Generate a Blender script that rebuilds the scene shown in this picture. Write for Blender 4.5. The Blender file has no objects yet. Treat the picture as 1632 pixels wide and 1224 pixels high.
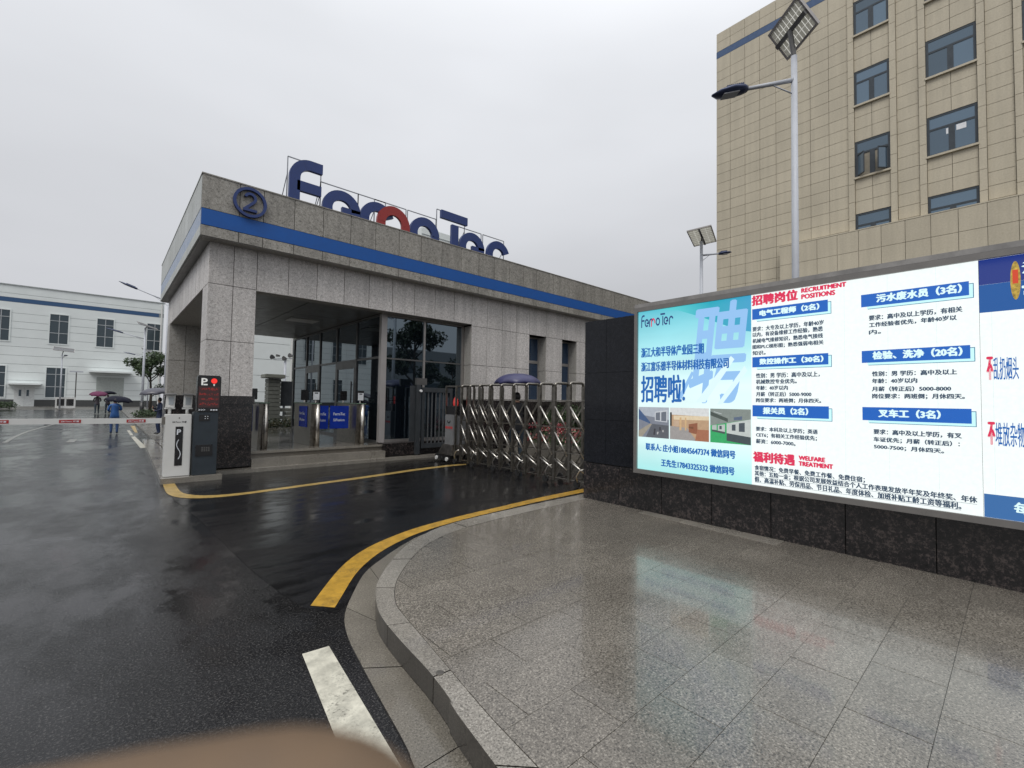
import bpy, bmesh, math, random
from mathutils import Vector, Matrix
random.seed(7)
S = bpy.context.scene
COL = S.collection
PI = math.pi

# ------------------------------------------------------------------ camera
yaw, pitch, roll, F = .730452, .0371440, .0166392, 721.988
cf = Vector((math.sin(yaw)*math.cos(pitch), math.cos(yaw)*math.cos(pitch), math.sin(pitch)))
rt = Vector((math.cos(yaw), -math.sin(yaw), 0)); up = rt.cross(cf)
RR = rt*math.cos(roll)+up*math.sin(roll); UU = up*math.cos(roll)-rt*math.sin(roll)
EYE = Vector((0, 0, 1.6))
cam = bpy.data.cameras.new('camera'); co = bpy.data.objects.new('camera', cam); COL.objects.link(co)
m = Matrix((RR, UU, -cf)).transposed().to_4x4(); m.translation = EYE
co.matrix_world = m
cam.sensor_width = 36; cam.lens = F/1632*36
cam.clip_start = .004; cam.clip_end = 2000
cam.dof.use_dof = True; cam.dof.focus_distance = 9.0; cam.dof.aperture_fstop = 11
S.camera = co

# ------------------------------------------------------------------ world, sun, exposure
W = bpy.data.worlds.new('World'); S.world = W; W.use_nodes = True
nt = W.node_tree; nt.nodes.clear()
def N(t, kind, **kw):
    n = t.nodes.new(kind)
    for k, v in kw.items():
        if k in n.bl_rna.properties: setattr(n, k, v)
        else: n.inputs[k.replace('_', ' ')].default_value = v
    return n
SUN_EL, SUN_AZ = math.radians(55), math.radians(-122)     # azimuth from +Y towards +X
sky = N(nt, 'ShaderNodeTexSky', sky_type='NISHITA', sun_disc=False, sun_elevation=SUN_EL, sun_rotation=SUN_AZ, air_density=1.0, dust_density=4.0)
bg1 = N(nt, 'ShaderNodeBackground'); bg1.inputs[1].default_value = .08
nt.links.new(sky.outputs[0], bg1.inputs[0])
tc = N(nt, 'ShaderNodeTexCoord'); sp = N(nt, 'ShaderNodeSeparateXYZ'); nt.links.new(tc.outputs['Generated'], sp.inputs[0])
ramp = N(nt, 'ShaderNodeValToRGB'); r = ramp.color_ramp
r.elements[0].position = 0.0; r.elements[0].color = (.56, .57, .60, 1)
r.elements[1].position = 1.0; r.elements[1].color = (1.75, 1.78, 1.83, 1)
e = r.elements.new(.22); e.color = (.63, .64, .67, 1)
e = r.elements.new(.62); e.color = (.88, .90, .94, 1)
nt.links.new(sp.outputs[2], ramp.inputs[0])
mp = N(nt, 'ShaderNodeMapping'); mp.inputs['Scale'].default_value = (1, 1, 3); nt.links.new(tc.outputs['Generated'], mp.inputs[0])
no = N(nt, 'ShaderNodeTexNoise', Scale=1.3, Detail=4.0, Roughness=.45); nt.links.new(mp.outputs[0], no.inputs[0])
mr = N(nt, 'ShaderNodeMapRange'); mr.inputs[1].default_value = .3; mr.inputs[2].default_value = .7; mr.inputs[3].default_value = .91; mr.inputs[4].default_value = 1.07
nt.links.new(no.outputs[0], mr.inputs[0])
mul = N(nt, 'ShaderNodeVectorMath', operation='SCALE'); nt.links.new(ramp.outputs[0], mul.inputs[0]); nt.links.new(mr.outputs[0], mul.inputs['Scale'])
bg2 = N(nt, 'ShaderNodeBackground'); bg2.inputs[1].default_value = 1.0; nt.links.new(mul.outputs[0], bg2.inputs[0])
mx = N(nt, 'ShaderNodeMixShader'); mx.inputs[0].default_value = .94
nt.links.new(bg1.outputs[0], mx.inputs[1]); nt.links.new(bg2.outputs[0], mx.inputs[2])
ow = N(nt, 'ShaderNodeOutputWorld'); nt.links.new(mx.outputs[0], ow.inputs[0])
sun = bpy.data.lights.new('sun', 'SUN'); sun.energy = 1.5; sun.angle = math.radians(25); sun.color = (1, .97, .93)
so = bpy.data.objects.new('sun', sun); COL.objects.link(so)
sd = Vector((math.sin(SUN_AZ)*math.cos(SUN_EL), math.cos(SUN_AZ)*math.cos(SUN_EL), math.sin(SUN_EL)))
so.rotation_euler = sd.to_track_quat('Z', 'Y').to_euler(); so.location = (0, 0, 60)
S.view_settings.view_transform = 'Standard'; S.view_settings.look = 'None'
S.view_settings.exposure = 0; S.view_settings.gamma = 1; S.view_settings.use_curve_mapping = False
S.cycles.max_bounces = 6; S.cycles.use_denoising = True

# ------------------------------------------------------------------ materials
MATS = {}
def newmat(name):
    m = bpy.data.materials.new(name); m.use_nodes = True; t = m.node_tree
    return m, t, t.nodes['Principled BSDF']
def pos(t, scale=None):
    g = N(t, 'ShaderNodeNewGeometry')
    if scale is None: return g.outputs['Position']
    mp = N(t, 'ShaderNodeMapping'); mp.inputs['Scale'].default_value = scale
    t.links.new(g.outputs['Position'], mp.inputs[0]); return mp.outputs[0]
def noise(t, vec, scale, detail=3, rough=.5):
    n = N(t, 'ShaderNodeTexNoise'); n.inputs['Scale'].default_value = scale; n.inputs['Detail'].default_value = detail; n.inputs['Roughness'].default_value = rough
    t.links.new(vec, n.inputs[0]); return n.outputs[0]
def mrange(t, v, a, b, c, d):
    n = N(t, 'ShaderNodeMapRange'); t.links.new(v, n.inputs[0])
    for i, x in enumerate((a, b, c, d)): n.inputs[i+1].default_value = x
    return n.outputs[0]
def crmp(t, v, stops):
    n = N(t, 'ShaderNodeValToRGB'); r = n.color_ramp
    r.elements[0].position, r.elements[0].color = stops[0][0], (*stops[0][1], 1)
    r.elements[1].position, r.elements[1].color = stops[-1][0], (*stops[-1][1], 1)
    for p, c in stops[1:-1]: r.elements.new(p).color = (*c, 1)
    t.links.new(v, n.inputs[0]); return n.outputs[0]
def mixc(t, f, a, b, mode='MIX'):
    n = N(t, 'ShaderNodeMix', data_type='RGBA', blend_type=mode)
    if isinstance(f, float): n.inputs[0].default_value = f
    else: t.links.new(f, n.inputs[0])
    for i, x in ((6, a), (7, b)):
        if isinstance(x, tuple): n.inputs[i].default_value = (*x, 1)
        else: t.links.new(x, n.inputs[i])
    return n.outputs[2]
def scalec(t, c, v):
    n = N(t, 'ShaderNodeVectorMath', operation='SCALE'); t.links.new(c, n.inputs[0]); t.links.new(v, n.inputs['Scale']); return n.outputs[0]
def bump(t, b, h, strength, dist):
    n = N(t, 'ShaderNodeBump'); n.inputs['Strength'].default_value = strength; n.inputs['Distance'].default_value = dist
    t.links.new(h, n.inputs['Height']); t.links.new(n.outputs[0], b.inputs['Normal'])
def objrand(t, lo, hi):
    o = N(t, 'ShaderNodeObjectInfo'); return mrange(t, o.outputs['Random'], 0, 1, lo, hi)
def plain(name, col, rough=.5, metal=0, var=.12, vs=6., ior=1.5, spec=.5, coat=0, bmp=0):
    if name in MATS: return MATS[name]
    m, t, b = newmat(name)
    v = noise(t, pos(t), vs, 4, .6)
    c = scalec(t, mixc(t, 0.0, tuple(col), tuple(col)), mrange(t, v, .3, .7, 1-var, 1+var))
    t.links.new(c, b.inputs['Base Color'])
    t.links.new(mrange(t, v, .3, .7, max(.02, rough*.8), min(1, rough*1.2)), b.inputs['Roughness'])
    b.inputs['Metallic'].default_value = metal; b.inputs['IOR'].default_value = ior; b.inputs['Specular IOR Level'].default_value = spec
    b.inputs['Coat Weight'].default_value = coat
    if bmp: bump(t, b, noise(t, pos(t), vs*8, 3), bmp, .01)
    MATS[name] = m; return m
def emit(name, col, strength=1.0, mottle=0):
    if name in MATS: return MATS[name]
    m, t, b = newmat(name)
    b.inputs['Base Color'].default_value = (.02, .02, .02, 1); b.inputs['Roughness'].default_value = .5
    if mottle:
        v = noise(t, pos(t), 25, 5, .8)
        t.links.new(scalec(t, mixc(t, 0.0, tuple(col), tuple(col)), mrange(t, v, .35, .7, 1-mottle, 1+mottle*.3)), b.inputs['Emission Color'])
    else: b.inputs['Emission Color'].default_value = (*col, 1)
    b.inputs['Emission Strength'].default_value = strength
    MATS[name] = m; return m
def granite(name, dark, mid, light, scale, rough, bmp=.15, blotch=.12, randlo=.93, randhi=1.07, streak=0, coat=0, ior=1.5):
    m, t, b = newmat(name); p = pos(t)
    v1 = noise(t, p, scale, 4, .75); v2 = noise(t, p, scale*.31, 3, .6); v3 = noise(t, p, 1.1, 4, .6)
    n = N(t, 'ShaderNodeMath', operation='MULTIPLY_ADD'); t.links.new(v2, n.inputs[0]); n.inputs[1].default_value = .45; t.links.new(mrange(t, v1, 0, 1, -.22, .78), n.inputs[2])
    c = crmp(t, n.outputs[0], [(.36, dark), (.46, mid), (.53, mid), (.64, light)])
    c = scalec(t, c, mrange(t, v3, .3, .7, 1-blotch, 1+blotch))
    if streak:
        v4 = noise(t, pos(t, (5, 5, .25)), 1.0, 4, .6)
        c = scalec(t, c, mrange(t, v4, .35, .6, 1-streak, 1.03))
    c = scalec(t, c, objrand(t, randlo, randhi))
    t.links.new(c, b.inputs['Base Color'])
    t.links.new(mrange(t, v3, .3, .7, rough*.75, rough*1.25), b.inputs['Roughness'])
    b.inputs['Coat Weight'].default_value = coat; b.inputs['Coat Roughness'].default_value = .06; b.inputs['IOR'].default_value = ior
    if bmp: bump(t, b, v1, bmp, .003)
    MATS[name] = m; return m

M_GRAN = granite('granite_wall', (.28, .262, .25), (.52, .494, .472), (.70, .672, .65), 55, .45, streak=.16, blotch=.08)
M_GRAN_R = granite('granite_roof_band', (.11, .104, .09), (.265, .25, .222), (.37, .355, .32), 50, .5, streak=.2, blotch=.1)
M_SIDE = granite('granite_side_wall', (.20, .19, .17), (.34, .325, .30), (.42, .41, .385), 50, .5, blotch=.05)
M_DARKG = granite('dark_granite_rough', (.003, .003, .003), (.011, .0095, .010), (.065, .052, .048), 38, .16, blotch=.2, bmp=.1)
M_BLACKG = granite('black_polished_granite', (.003, .004, .006), (.006, .007, .010), (.013, .014, .018), 60, .06, bmp=.0, blotch=.3, ior=1.36)
M_JOINT = plain('joint_dark', (.05, .048, .045), .8)  # dark backing colour that shows in the gaps between panels
M_BLUE = plain('blue_fascia_strip', (.008, .085, .33), .5, var=.06, ior=1.4)
M_NAVY = plain('navy_letter_enamel', (.012, .034, .15), .4, var=.08)
M_RED = plain('red_letter_enamel', (.27, .015, .012), .3, var=.08)
M_STEEL = plain('stainless_steel', (.62, .59, .54), .30, 1, var=.2, vs=12)
M_STEELD = plain('stainless_steel_dull', (.23, .215, .19), .38, 1, var=.25, vs=14)
M_GALV = plain('galvanised_pole', (.46, .48, .52), .6, .1, var=.08)
M_ALU = plain('aluminium_frame', (.36, .34, .325), .35, .7, var=.06)
M_GUNM = plain('grey_window_frame', (.12, .118, .115), .4, .5, var=.06)
M_GATE = plain('dark_grey_gate_paint', (.045, .05, .055), .35, .2)
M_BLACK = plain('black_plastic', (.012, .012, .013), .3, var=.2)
M_RUB = plain('black_rubber', (.015, .015, .015), .7)
M_WHITE = plain('white_coated_metal', (.62, .62, .60), .35, var=.06, vs=3)
M_DKCAB = plain('slate_cabinet', (.035, .045, .055), .4, .3, var=.1)
M_CEIL = plain('dark_ceiling_panel', (.15, .147, .14), .35, .3, var=.05)
M_BEIGE = None
def beige():
    m, t, b = newmat('beige_cladding'); p = pos(t)
    v = noise(t, p, 14, 5, .7); v3 = noise(t, p, .5, 3, .6)
    c = crmp(t, v, [(.3, (.445, .395, .295)), (.7, (.53, .475, .365))])
    c = scalec(t, c, mrange(t, v3, .3, .7, .95, 1.05)); c = scalec(t, c, objrand(t, .965, 1.035)); c = scalec(t, c, mrange(t, noise(t, pos(t, (1, 2.2, .12)), 1.5, 4, .6), .38, .62, .93, 1.02))
    t.links.new(c, b.inputs['Base Color']); b.inputs['Roughness'].default_value = .6; bump(t, b, v, .1, .01)
    return m
M_BEIGE = beige()
M_BJOINT = plain('beige_joint', (.29, .26, .205), .8)
M_FACT = plain('white_factory_cladding', (.70, .74, .73), .45, var=.04, vs=.6)
M_FJOINT = plain('factory_joint', (.36, .39, .39), .6)
M_FBLUE = plain('factory_blue_band', (.03, .085, .19), .4, var=.05)
M_PLINTH = plain('grey_plinth', (.06, .062, .062), .6)
M_YEL = None
def paint(name, col, wear, rough=.3):
    m, t, b = newmat(name); p = pos(t)
    v = noise(t, p, 9, 6, .7); v2 = noise(t, p, 60, 3, .7); v3 = noise(t, p, 3, 3, .6)
    c = scalec(t, mixc(t, 0.0, col, col), mrange(t, v, .3, .7, .52, 1.15))
    w = N(t, 'ShaderNodeMath', operation='MULTIPLY'); t.links.new(mrange(t, v2, .52, .66, 0, 1), w.inputs[0]); t.links.new(mrange(t, v3, .45, .65, 0, wear), w.inputs[1])
    c = mixc(t, w.outputs[0], c, (.06, .055, .045)); t.links.new(c, b.inputs['Base Color'])
    b.inputs['Roughness'].default_value = rough; bump(t, b, v2, .25, .004)
    return m
M_YEL = paint('yellow_road_paint', (.47, .27, .035), .9)
M_YELP = paint('pale_yellow_road_paint', (.44, .30, .09), .5)
M_WPAINT = paint('white_road_paint', (.55, .53, .44), .85)
M_WORN = paint('worn_road_paint', (.20, .20, .18), 1.0)
def glassmat(name, col, ior, rough=.02, wob=.0):
    m, t, b = newmat(name); b.inputs['Base Color'].default_value = (*col, 1); b.inputs['Roughness'].default_value = rough
    b.inputs['IOR'].default_value = ior; b.inputs['Specular IOR Level'].default_value = .5
    b.inputs['Specular Tint'].default_value = (.72, .88, 1, 1)
    if wob: bump(t, b, noise(t, pos(t), .8, 2), wob, .02)
    MATS[name] = m; return m
M_GLASS = glassmat('dark_curtain_glass', (.004, .006, .009), 2.5, .015, .04)
M_GLASSB = glassmat('blue_window_glass', (.055, .085, .12), 2.1, .03, .05)
t_ = M_GLASSB.node_tree; t_.links.new(scalec(t_, mixc(t_, 0.0, (.055, .085, .12), (.055, .085, .12)), objrand(t_, .5, 1.7)), t_.nodes['Principled BSDF'].inputs['Base Color'])
M_GLASSN = glassmat('navy_window_glass', (.012, .028, .065), 1.9, .03, .03)
M_GLASSF = glassmat('factory_window_glass', (.035, .045, .05), 1.7, .05, .05)
def clearglass():
    m, t, b = newmat('clear_glass_pane'); t.nodes.remove(b)
    tr = N(t, 'ShaderNodeBsdfTransparent'); tr.inputs[0].default_value = (.86, .9, .89, 1)
    gl = N(t, 'ShaderNodeBsdfGlossy'); gl.inputs['Roughness'].default_value = .02
    fr = N(t, 'ShaderNodeFresnel'); fr.inputs[0].default_value = 1.6
    mx = N(t, 'ShaderNodeMixShader'); t.links.new(fr.outputs[0], mx.inputs[0]); t.links.new(tr.outputs[0], mx.inputs[1]); t.links.new(gl.outputs[0], mx.inputs[2])
    t.links.new(mx.outputs[0], t.nodes['Material Output'].inputs[0]); return m
M_CLEAR = clearglass()

def asphalt():
    m, t, b = newmat('wet_asphalt'); p = pos(t)
    ag = noise(t, p, 80, 3, .8); ag2 = noise(t, p, 30, 3, .7)
    big = noise(t, pos(t, (1, .6, 1)), .75, 6, .7); mid = noise(t, pos(t, (1, .45, 1)), 1.6, 6, .7); rip = noise(t, pos(t, (.8, 2.2, 1)), 7, 3, .6)
    c = crmp(t, ag, [(.40, (.0045, .0045, .005)), (.54, (.009, .009, .010)), (.66, (.075, .072, .068))])
    c = scalec(t, c, mrange(t, mid, .3, .7, .75, 1.3)); t.links.new(c, b.inputs['Base Color'])
    a = N(t, 'ShaderNodeMath', operation='ADD'); t.links.new(mrange(t, big, .45, .62, .02, .15), a.inputs[0]); t.links.new(mrange(t, mid, .35, .65, .0, .12), a.inputs[1])
    t.links.new(a.outputs[0], b.inputs['Roughness']); b.inputs['IOR'].default_value = 1.36
    h = N(t, 'ShaderNodeMath', operation='ADD'); t.links.new(ag, h.inputs[0]); t.links.new(ag2, h.inputs[1])
    h2 = N(t, 'ShaderNodeMath', operation='MULTIPLY_ADD'); t.links.new(rip, h2.inputs[0]); h2.inputs[1].default_value = .8; t.links.new(h.outputs[0], h2.inputs[2])
    n = N(t, 'ShaderNodeBump'); n.inputs['Distance'].default_value = .0055; t.links.new(h2.outputs[0], n.inputs['Height'])
    t.links.new(mrange(t, mrange(t, big, 0, 1, 0, 1), .43, .60, .10, .80), n.inputs['Strength']); t.links.new(n.outputs[0], b.inputs['Normal'])
    return m
M_ASPH = asphalt()
def asphalt2():
    m, t, b = newmat('fresh_black_asphalt'); p = pos(t)
    ag = noise(t, p, 90, 3, .8); mid = noise(t, pos(t, (.5, 1.4, 1)), 1.6, 5, .65); rip = noise(t, pos(t, (.7, 2.4, 1)), 8, 3, .6)
    c = crmp(t, ag, [(.42, (.003, .003, .0035)), (.56, (.007, .007, .008)), (.70, (.05, .048, .045))]); t.links.new(c, b.inputs['Base Color'])
    t.links.new(mrange(t, mid, .38, .62, .04, .20), b.inputs['Roughness']); b.inputs['IOR'].default_value = 1.36
    h = N(t, 'ShaderNodeMath', operation='MULTIPLY_ADD'); t.links.new(rip, h.inputs[0]); h.inputs[1].default_value = 1.2; t.links.new(ag, h.inputs[2])
    n = N(t, 'ShaderNodeBump'); n.inputs['Distance'].default_value = .005; t.links.new(h.outputs[0], n.inputs['Height'])
    t.links.new(mrange(t, mid, .42, .60, .12, .6), n.inputs['Strength']); t.links.new(n.outputs[0], b.inputs['Normal']); return m
M_ASPH2 = asphalt2()
def paving(name, dark, mid, light, rough=.2, lo=.86, hi=1.12):
    m, t, b = newmat(name); p = pos(t)
    v1 = noise(t, p, 95, 3, .8); v2 = noise(t, p, 300, 2, .6); big = noise(t, p, .9, 4, .6); st = noise(t, p, 4, 4, .65)
    c = crmp(t, v1, [(.38, dark), (.47, mid), (.55, mid), (.64, light)])
    c = scalec(t, c, mrange(t, big, .3, .7, .84, 1.1)); c = scalec(t, c, mrange(t, st, .35, .7, .9, 1.06)); c = scalec(t, c, objrand(t, lo, hi))
    t.links.new(c, b.inputs['Base Color'])
    t.links.new(mrange(t, big, .35, .65, rough*.6, rough*1.5), b.inputs['Roughness'])
    h = N(t, 'ShaderNodeMath', operation='ADD'); t.links.new(v1, h.inputs[0]); t.links.new(noise(t, pos(t, (1, 3, 1)), 22, 2), h.inputs[1])
    bump(t, b, h.outputs[0], .19, .003)
    b.inputs['Coat Weight'].default_value = .55; b.inputs['Coat Roughness'].default_value = .06; b.inputs['Coat IOR'].default_value = 1.33
    return m
M_PAVE = paving('wet_granite_paving', (.042, .036, .028), (.152, .136, .113), (.34, .31, .265), .17, .92, 1.07)
M_KERB = paving('wet_kerb_granite', (.08, .073, .06), (.215, .197, .168), (.38, .355, .31), .3, .9, 1.08)
M_KERBSIDE = paving('kerb_side_dark', (.016, .0145, .013), (.040, .036, .031), (.08, .072, .062), .35)  # side faces set far darker than the kerb tops
M_GUTTER = paving('gutter_granite', (.07, .062, .048), (.165, .148, .118), (.28, .255, .215), .3, .85, 1.08)
M_PJOINT = plain('paving_joint', (.028, .026, .023), .5)
M_LEAF = plain('leaf_green', (.055, .09, .035), .5, var=.35, vs=4)
M_LEAFD = plain('leaf_dark_green', (.03, .05, .02), .5, var=.35, vs=4)
M_LEAFY = plain('leaf_olive', (.12, .11, .04), .5, var=.35, vs=9)
M_BARK = plain('bark', (.06, .05, .04), .8)
M_FLOWER = plain('crimson_flower', (.20, .008, .02), .5, var=.3, vs=20)
M_PINK = plain('pink_flower', (.5, .22, .22), .5, var=.3, vs=20)
M_SKIN = plain('skin', (.42, .25, .17), .5, var=.08, vs=20)
M_HAIR = plain('black_hair', (.01, .009, .008), .5)

# ------------------------------------------------------------------ object helpers
LOC = {}
def rootloc(o):
    while o.parent: o = o.parent
    return LOC.get(o.name, Vector((0, 0, 0)))
def tag(o, label=None, cat=None, group=None, kind=None):
    if label: o['label'] = label
    if cat: o['category'] = cat
    if group: o['group'] = group
    if kind: o['kind'] = kind
    return o
def thing(name, label, cat, loc, group=None):
    o = bpy.data.objects.new(name, None); COL.objects.link(o); o.empty_display_size = .1
    o.location = loc; LOC[o.name] = Vector(loc); return tag(o, label, cat, group)
class MB:
    def __init__(s): s.v = []; s.f = []; s.mi = []
    def face(s, pts, mi=0):
        n = len(s.v); s.v += [tuple(p) for p in pts]; s.f.append(tuple(range(n, n+len(pts)))); s.mi.append(mi); return s
    def hexa(s, p, mi=0):      # 8 pts: bottom 4 ccw, top 4 ccw
        n = len(s.v); s.v += [tuple(q) for q in p]
        for f in ((3, 2, 1, 0), (4, 5, 6, 7), (0, 1, 5, 4), (1, 2, 6, 5), (2, 3, 7, 6), (3, 0, 4, 7)):
            s.f.append(tuple(n+i for i in f)); s.mi.append(mi)
        return s
    def box(s, x0, x1, y0, y1, z0, z1, mi=0):
        x0, x1 = sorted((x0, x1)); y0, y1 = sorted((y0, y1)); z0, z1 = sorted((z0, z1))
        return s.hexa([(x0, y0, z0), (x1, y0, z0), (x1, y1, z0), (x0, y1, z0), (x0, y0, z1), (x1, y0, z1), (x1, y1, z1), (x0, y1, z1)], mi)
    def bar(s, a, b, w, h=None, mi=0, upv=(0, 0, 1)):
        a, b = Vector(a), Vector(b); h = h or w; d = (b-a).normalized(); u = Vector(upv)
        if abs(d.dot(u)) > .98: u = Vector((1, 0, 0))
        x = d.cross(u).normalized(); y = x.cross(d).normalized()
        q = [(-w/2, -h/2), (w/2, -h/2), (w/2, h/2), (-w/2, h/2)]
        return s.hexa([a+x*i+y*j for i, j in q]+[b+x*i+y*j for i, j in q], mi)
    def tube(s, pts, rad, seg=10, mi=0, cap=True):
        pts = [Vector(p) for p in pts]
        if not isinstance(rad, (list, tuple)): rad = [rad]*len(pts)
        n0 = len(s.v); prev = None
        for i, p in enumerate(pts):
            d = (pts[min(i+1, len(pts)-1)]-pts[max(i-1, 0)]).normalized()
            if prev is None:
                u = Vector((0, 0, 1)) if abs(d.z) < .9 else Vector((1, 0, 0)); x = d.cross(u).normalized()
            else: x = (prev-d*prev.dot(d)).normalized()
            prev = x; y = d.cross(x)
            for k in range(seg):
                a = 2*PI*k/seg; s.v.append(tuple(p+(x*math.cos(a)+y*math.sin(a))*rad[i]))
        for i in range(len(pts)-1):
            for k in range(seg):
                a = n0+i*seg+k; b = n0+i*seg+(k+1) % seg
                s.f.append((a, b, b+seg, a+seg)); s.mi.append(mi)
        if cap:
            s.f.append(tuple(n0+k for k in range(seg))[::-1]); s.mi.append(mi)
            s.f.append(tuple(n0+(len(pts)-1)*seg+k for k in range(seg))); s.mi.append(mi)
        return s
    def prism(s, pts, d, mi=0):      # extrude planar polygon pts by vector d
        d = Vector(d); n = len(s.v); k = len(pts)
        s.v += [tuple(Vector(p)) for p in pts]+[tuple(Vector(p)+d) for p in pts]
        s.f.append(tuple(range(n, n+k))); s.f.append(tuple(range(n+k, n+2*k))[::-1]); s.mi += [mi, mi]
        for i in range(k):
            j = (i+1) % k; s.f.append((n+i, n+k+i, n+k+j, n+j)); s.mi.append(mi)
        return s
    def build(s, name, mat, parent=None, smooth=False, bevel=0):
        me = bpy.data.meshes.new(name); off = rootloc(parent) if parent else LOC.get('*', Vector((0, 0, 0)))
        me.from_pydata([tuple(Vector(v)-off) for v in s.v], [], s.f)
        mats = mat if isinstance(mat, (list, tuple)) else [mat]
        for q in mats: me.materials.append(q)
        me.polygons.foreach_set('material_index', s.mi)
        if smooth: me.polygons.foreach_set('use_smooth', [True]*len(s.f))
        bm = bmesh.new(); bm.from_mesh(me)
        if smooth or bevel: bmesh.ops.remove_doubles(bm, verts=bm.verts, dist=1e-5)
        if bevel: bmesh.ops.bevel(bm, geom=list(bm.edges), offset=bevel, segments=2, affect='EDGES', clamp_overlap=True)
        bmesh.ops.recalc_face_normals(bm, faces=bm.faces); bm.to_mesh(me); bm.free()
        o = bpy.data.objects.new(name, me); COL.objects.link(o)
        if parent: o.parent = parent
        return o
def top(name, mb, mat, label, cat, group=None, smooth=False, kind=None, bevel=0):
    o = mb.build(name, mat, None, smooth, bevel); return tag(o, label, cat, group, kind)
def structure(name, mb, mat, label=None):
    o = mb.build(name, mat); o['kind'] = 'structure'
    if label: o['label'] = label
    return o
CUBES = {}
def piece(name, x0, x1, y0, y1, z0, z1, mat, parent, bev=0):
    key = (mat.name, name)
    if key not in CUBES:
        me = bpy.data.meshes.new(name); v = [(a, b, c) for c in (-.5, .5) for b in (-.5, .5) for a in (-.5, .5)]
        me.from_pydata(v, [], [(0, 2, 3, 1), (4, 5, 7, 6), (0, 1, 5, 4), (2, 6, 7, 3), (0, 4, 6, 2), (1, 3, 7, 5)]); me.materials.append(mat); CUBES[key] = me
    o = bpy.data.objects.new(name, CUBES[key]); COL.objects.link(o); o.parent = parent
    o.location = Vector(((x0+x1)/2, (y0+y1)/2, (z0+z1)/2))-rootloc(parent); o.scale = (abs(x1-x0), abs(y1-y0), abs(z1-z0)); return o
def lettering(name, s, parent, p0, u, v, w, h, mat, bold=0, depth=0, res=2, ux=None):
    c = bpy.data.curves.new('t', 'FONT'); c.body = s; c.size = 1; c.offset = bold; c.resolution_u = res; c.extrude = 0
    o = bpy.data.objects.new('t', c); COL.objects.link(o)
    dg = bpy.context.evaluated_depsgraph_get(); dg.update()
    me = bpy.data.meshes.new_from_object(o.evaluated_get(dg)); bpy.data.objects.remove(o); bpy.data.curves.remove(c)
    if not me.vertices: return None
    xs = [q.co.x for q in me.vertices]; ys = [q.co.y for q in me.vertices]
    x0, x1, y0, y1 = min(xs), max(xs), min(ys), max(ys)
    u, v, p0 = Vector(u), Vector(v), Vector(p0)
    if w is None: w = (x1-x0)*h/(y1-y0)
    n = u.cross(v).normalized()
    off = rootloc(parent)
    for q in me.vertices: q.co = p0+u*((q.co.x-x0)/(x1-x0)*w)+v*((q.co.y-y0)/(y1-y0)*h)-off
    me.materials.clear(); me.materials.append(mat); me.name = name
    if depth:
        bm = bmesh.new(); bm.from_mesh(me); r = bmesh.ops.extrude_face_region(bm, geom=list(bm.faces))
        bmesh.ops.translate(bm, vec=n*depth, verts=[g for g in r['geom'] if isinstance(g, bmesh.types.BMVert)]); bmesh.ops.recalc_face_normals(bm, faces=bm.faces)
        bm.to_mesh(me); bm.free()
    ob = bpy.data.objects.new(name, me); COL.objects.link(ob); ob.parent = parent; return ob
def ribbon(mb, pts, w, u, v, p0, sc, d, mi=0, closed=False):
    """flat stroke of width w following 2-D pts, laid in plane (u,v) at p0, extruded by vector d"""
    u, v, p0 = Vector(u), Vector(v), Vector(p0); n = len(pts); L = []; Rr = []
    for i in range(n):
        a = pts[(i-1) % n] if (closed or i > 0) else pts[0]; b = pts[(i+1) % n] if (closed or i < n-1) else pts[-1]
        dx, dy = b[0]-a[0], b[1]-a[1]; l = math.hypot(dx, dy) or 1; nx, ny = -dy/l*w/2, dx/l*w/2
        L.append((pts[i][0]+nx, pts[i][1]+ny)); Rr.append((pts[i][0]-nx, pts[i][1]-ny))
    P = lambda q: p0+u*q[0]*sc+v*q[1]*sc
    m = n if closed else n-1; D = Vector(d)
    for i in range(m):
        j = (i+1) % n
        q = [P(Rr[i]), P(Rr[j]), P(L[j]), P(L[i])]
        mb.hexa(q+[x+D for x in q], mi)
def arc(cx, cy, r, a0, a1, n=22, sy=1): return [(cx+r*math.cos(math.radians(a0+(a1-a0)*i/n)), cy+sy*r*math.sin(math.radians(a0+(a1-a0)*i/n))) for i in range(n+1)]
# the stylised company logotype, as strokes in units of the x-height; (strokes, material)
def logo_letters():
    w = .25; h = w/2
    Fs = [[(.125, 0), (.125, 1.0)]+arc(.5, 1.0, .375, 180, 90, 12)[1:]+[(.78, 1.375)], [(.18, .80), (.76, .80)]]
    e = lambda x: [arc(x+.5, .5, .375, -45, -360, 30), [(x+.50, .46), (x+.99, .46)]]
    rr1 = [[(1.92, 0)]+[(1.92, .5)]+arc(2.295, .5, .375, 180, 20, 18)]
    rr2 = [[(2.37, 0)]+[(2.37, .5)]+arc(2.745, .5, .375, 180, 0, 18)+[(3.12, .35)]]
    o = [arc(3.79, .5, .375, 0, 360, 30)]
    T = [[(4.35, 1.3), (5.34, 1.3)], [(4.87, 0), (4.87, 1.07)]]
    c = [arc(6.66, .5, .375, 5, 315, 28)]
    c = [[(6.285, 0), (6.285, .5)]+arc(6.66, .5, .375, 180, 20, 18)]
    return w, [(Fs, 0), (e(.80), 0), (rr1, 0), (rr2, 1), (o, 0), (T, 0), (e(5.05), 0), (c, 0)]

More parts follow.
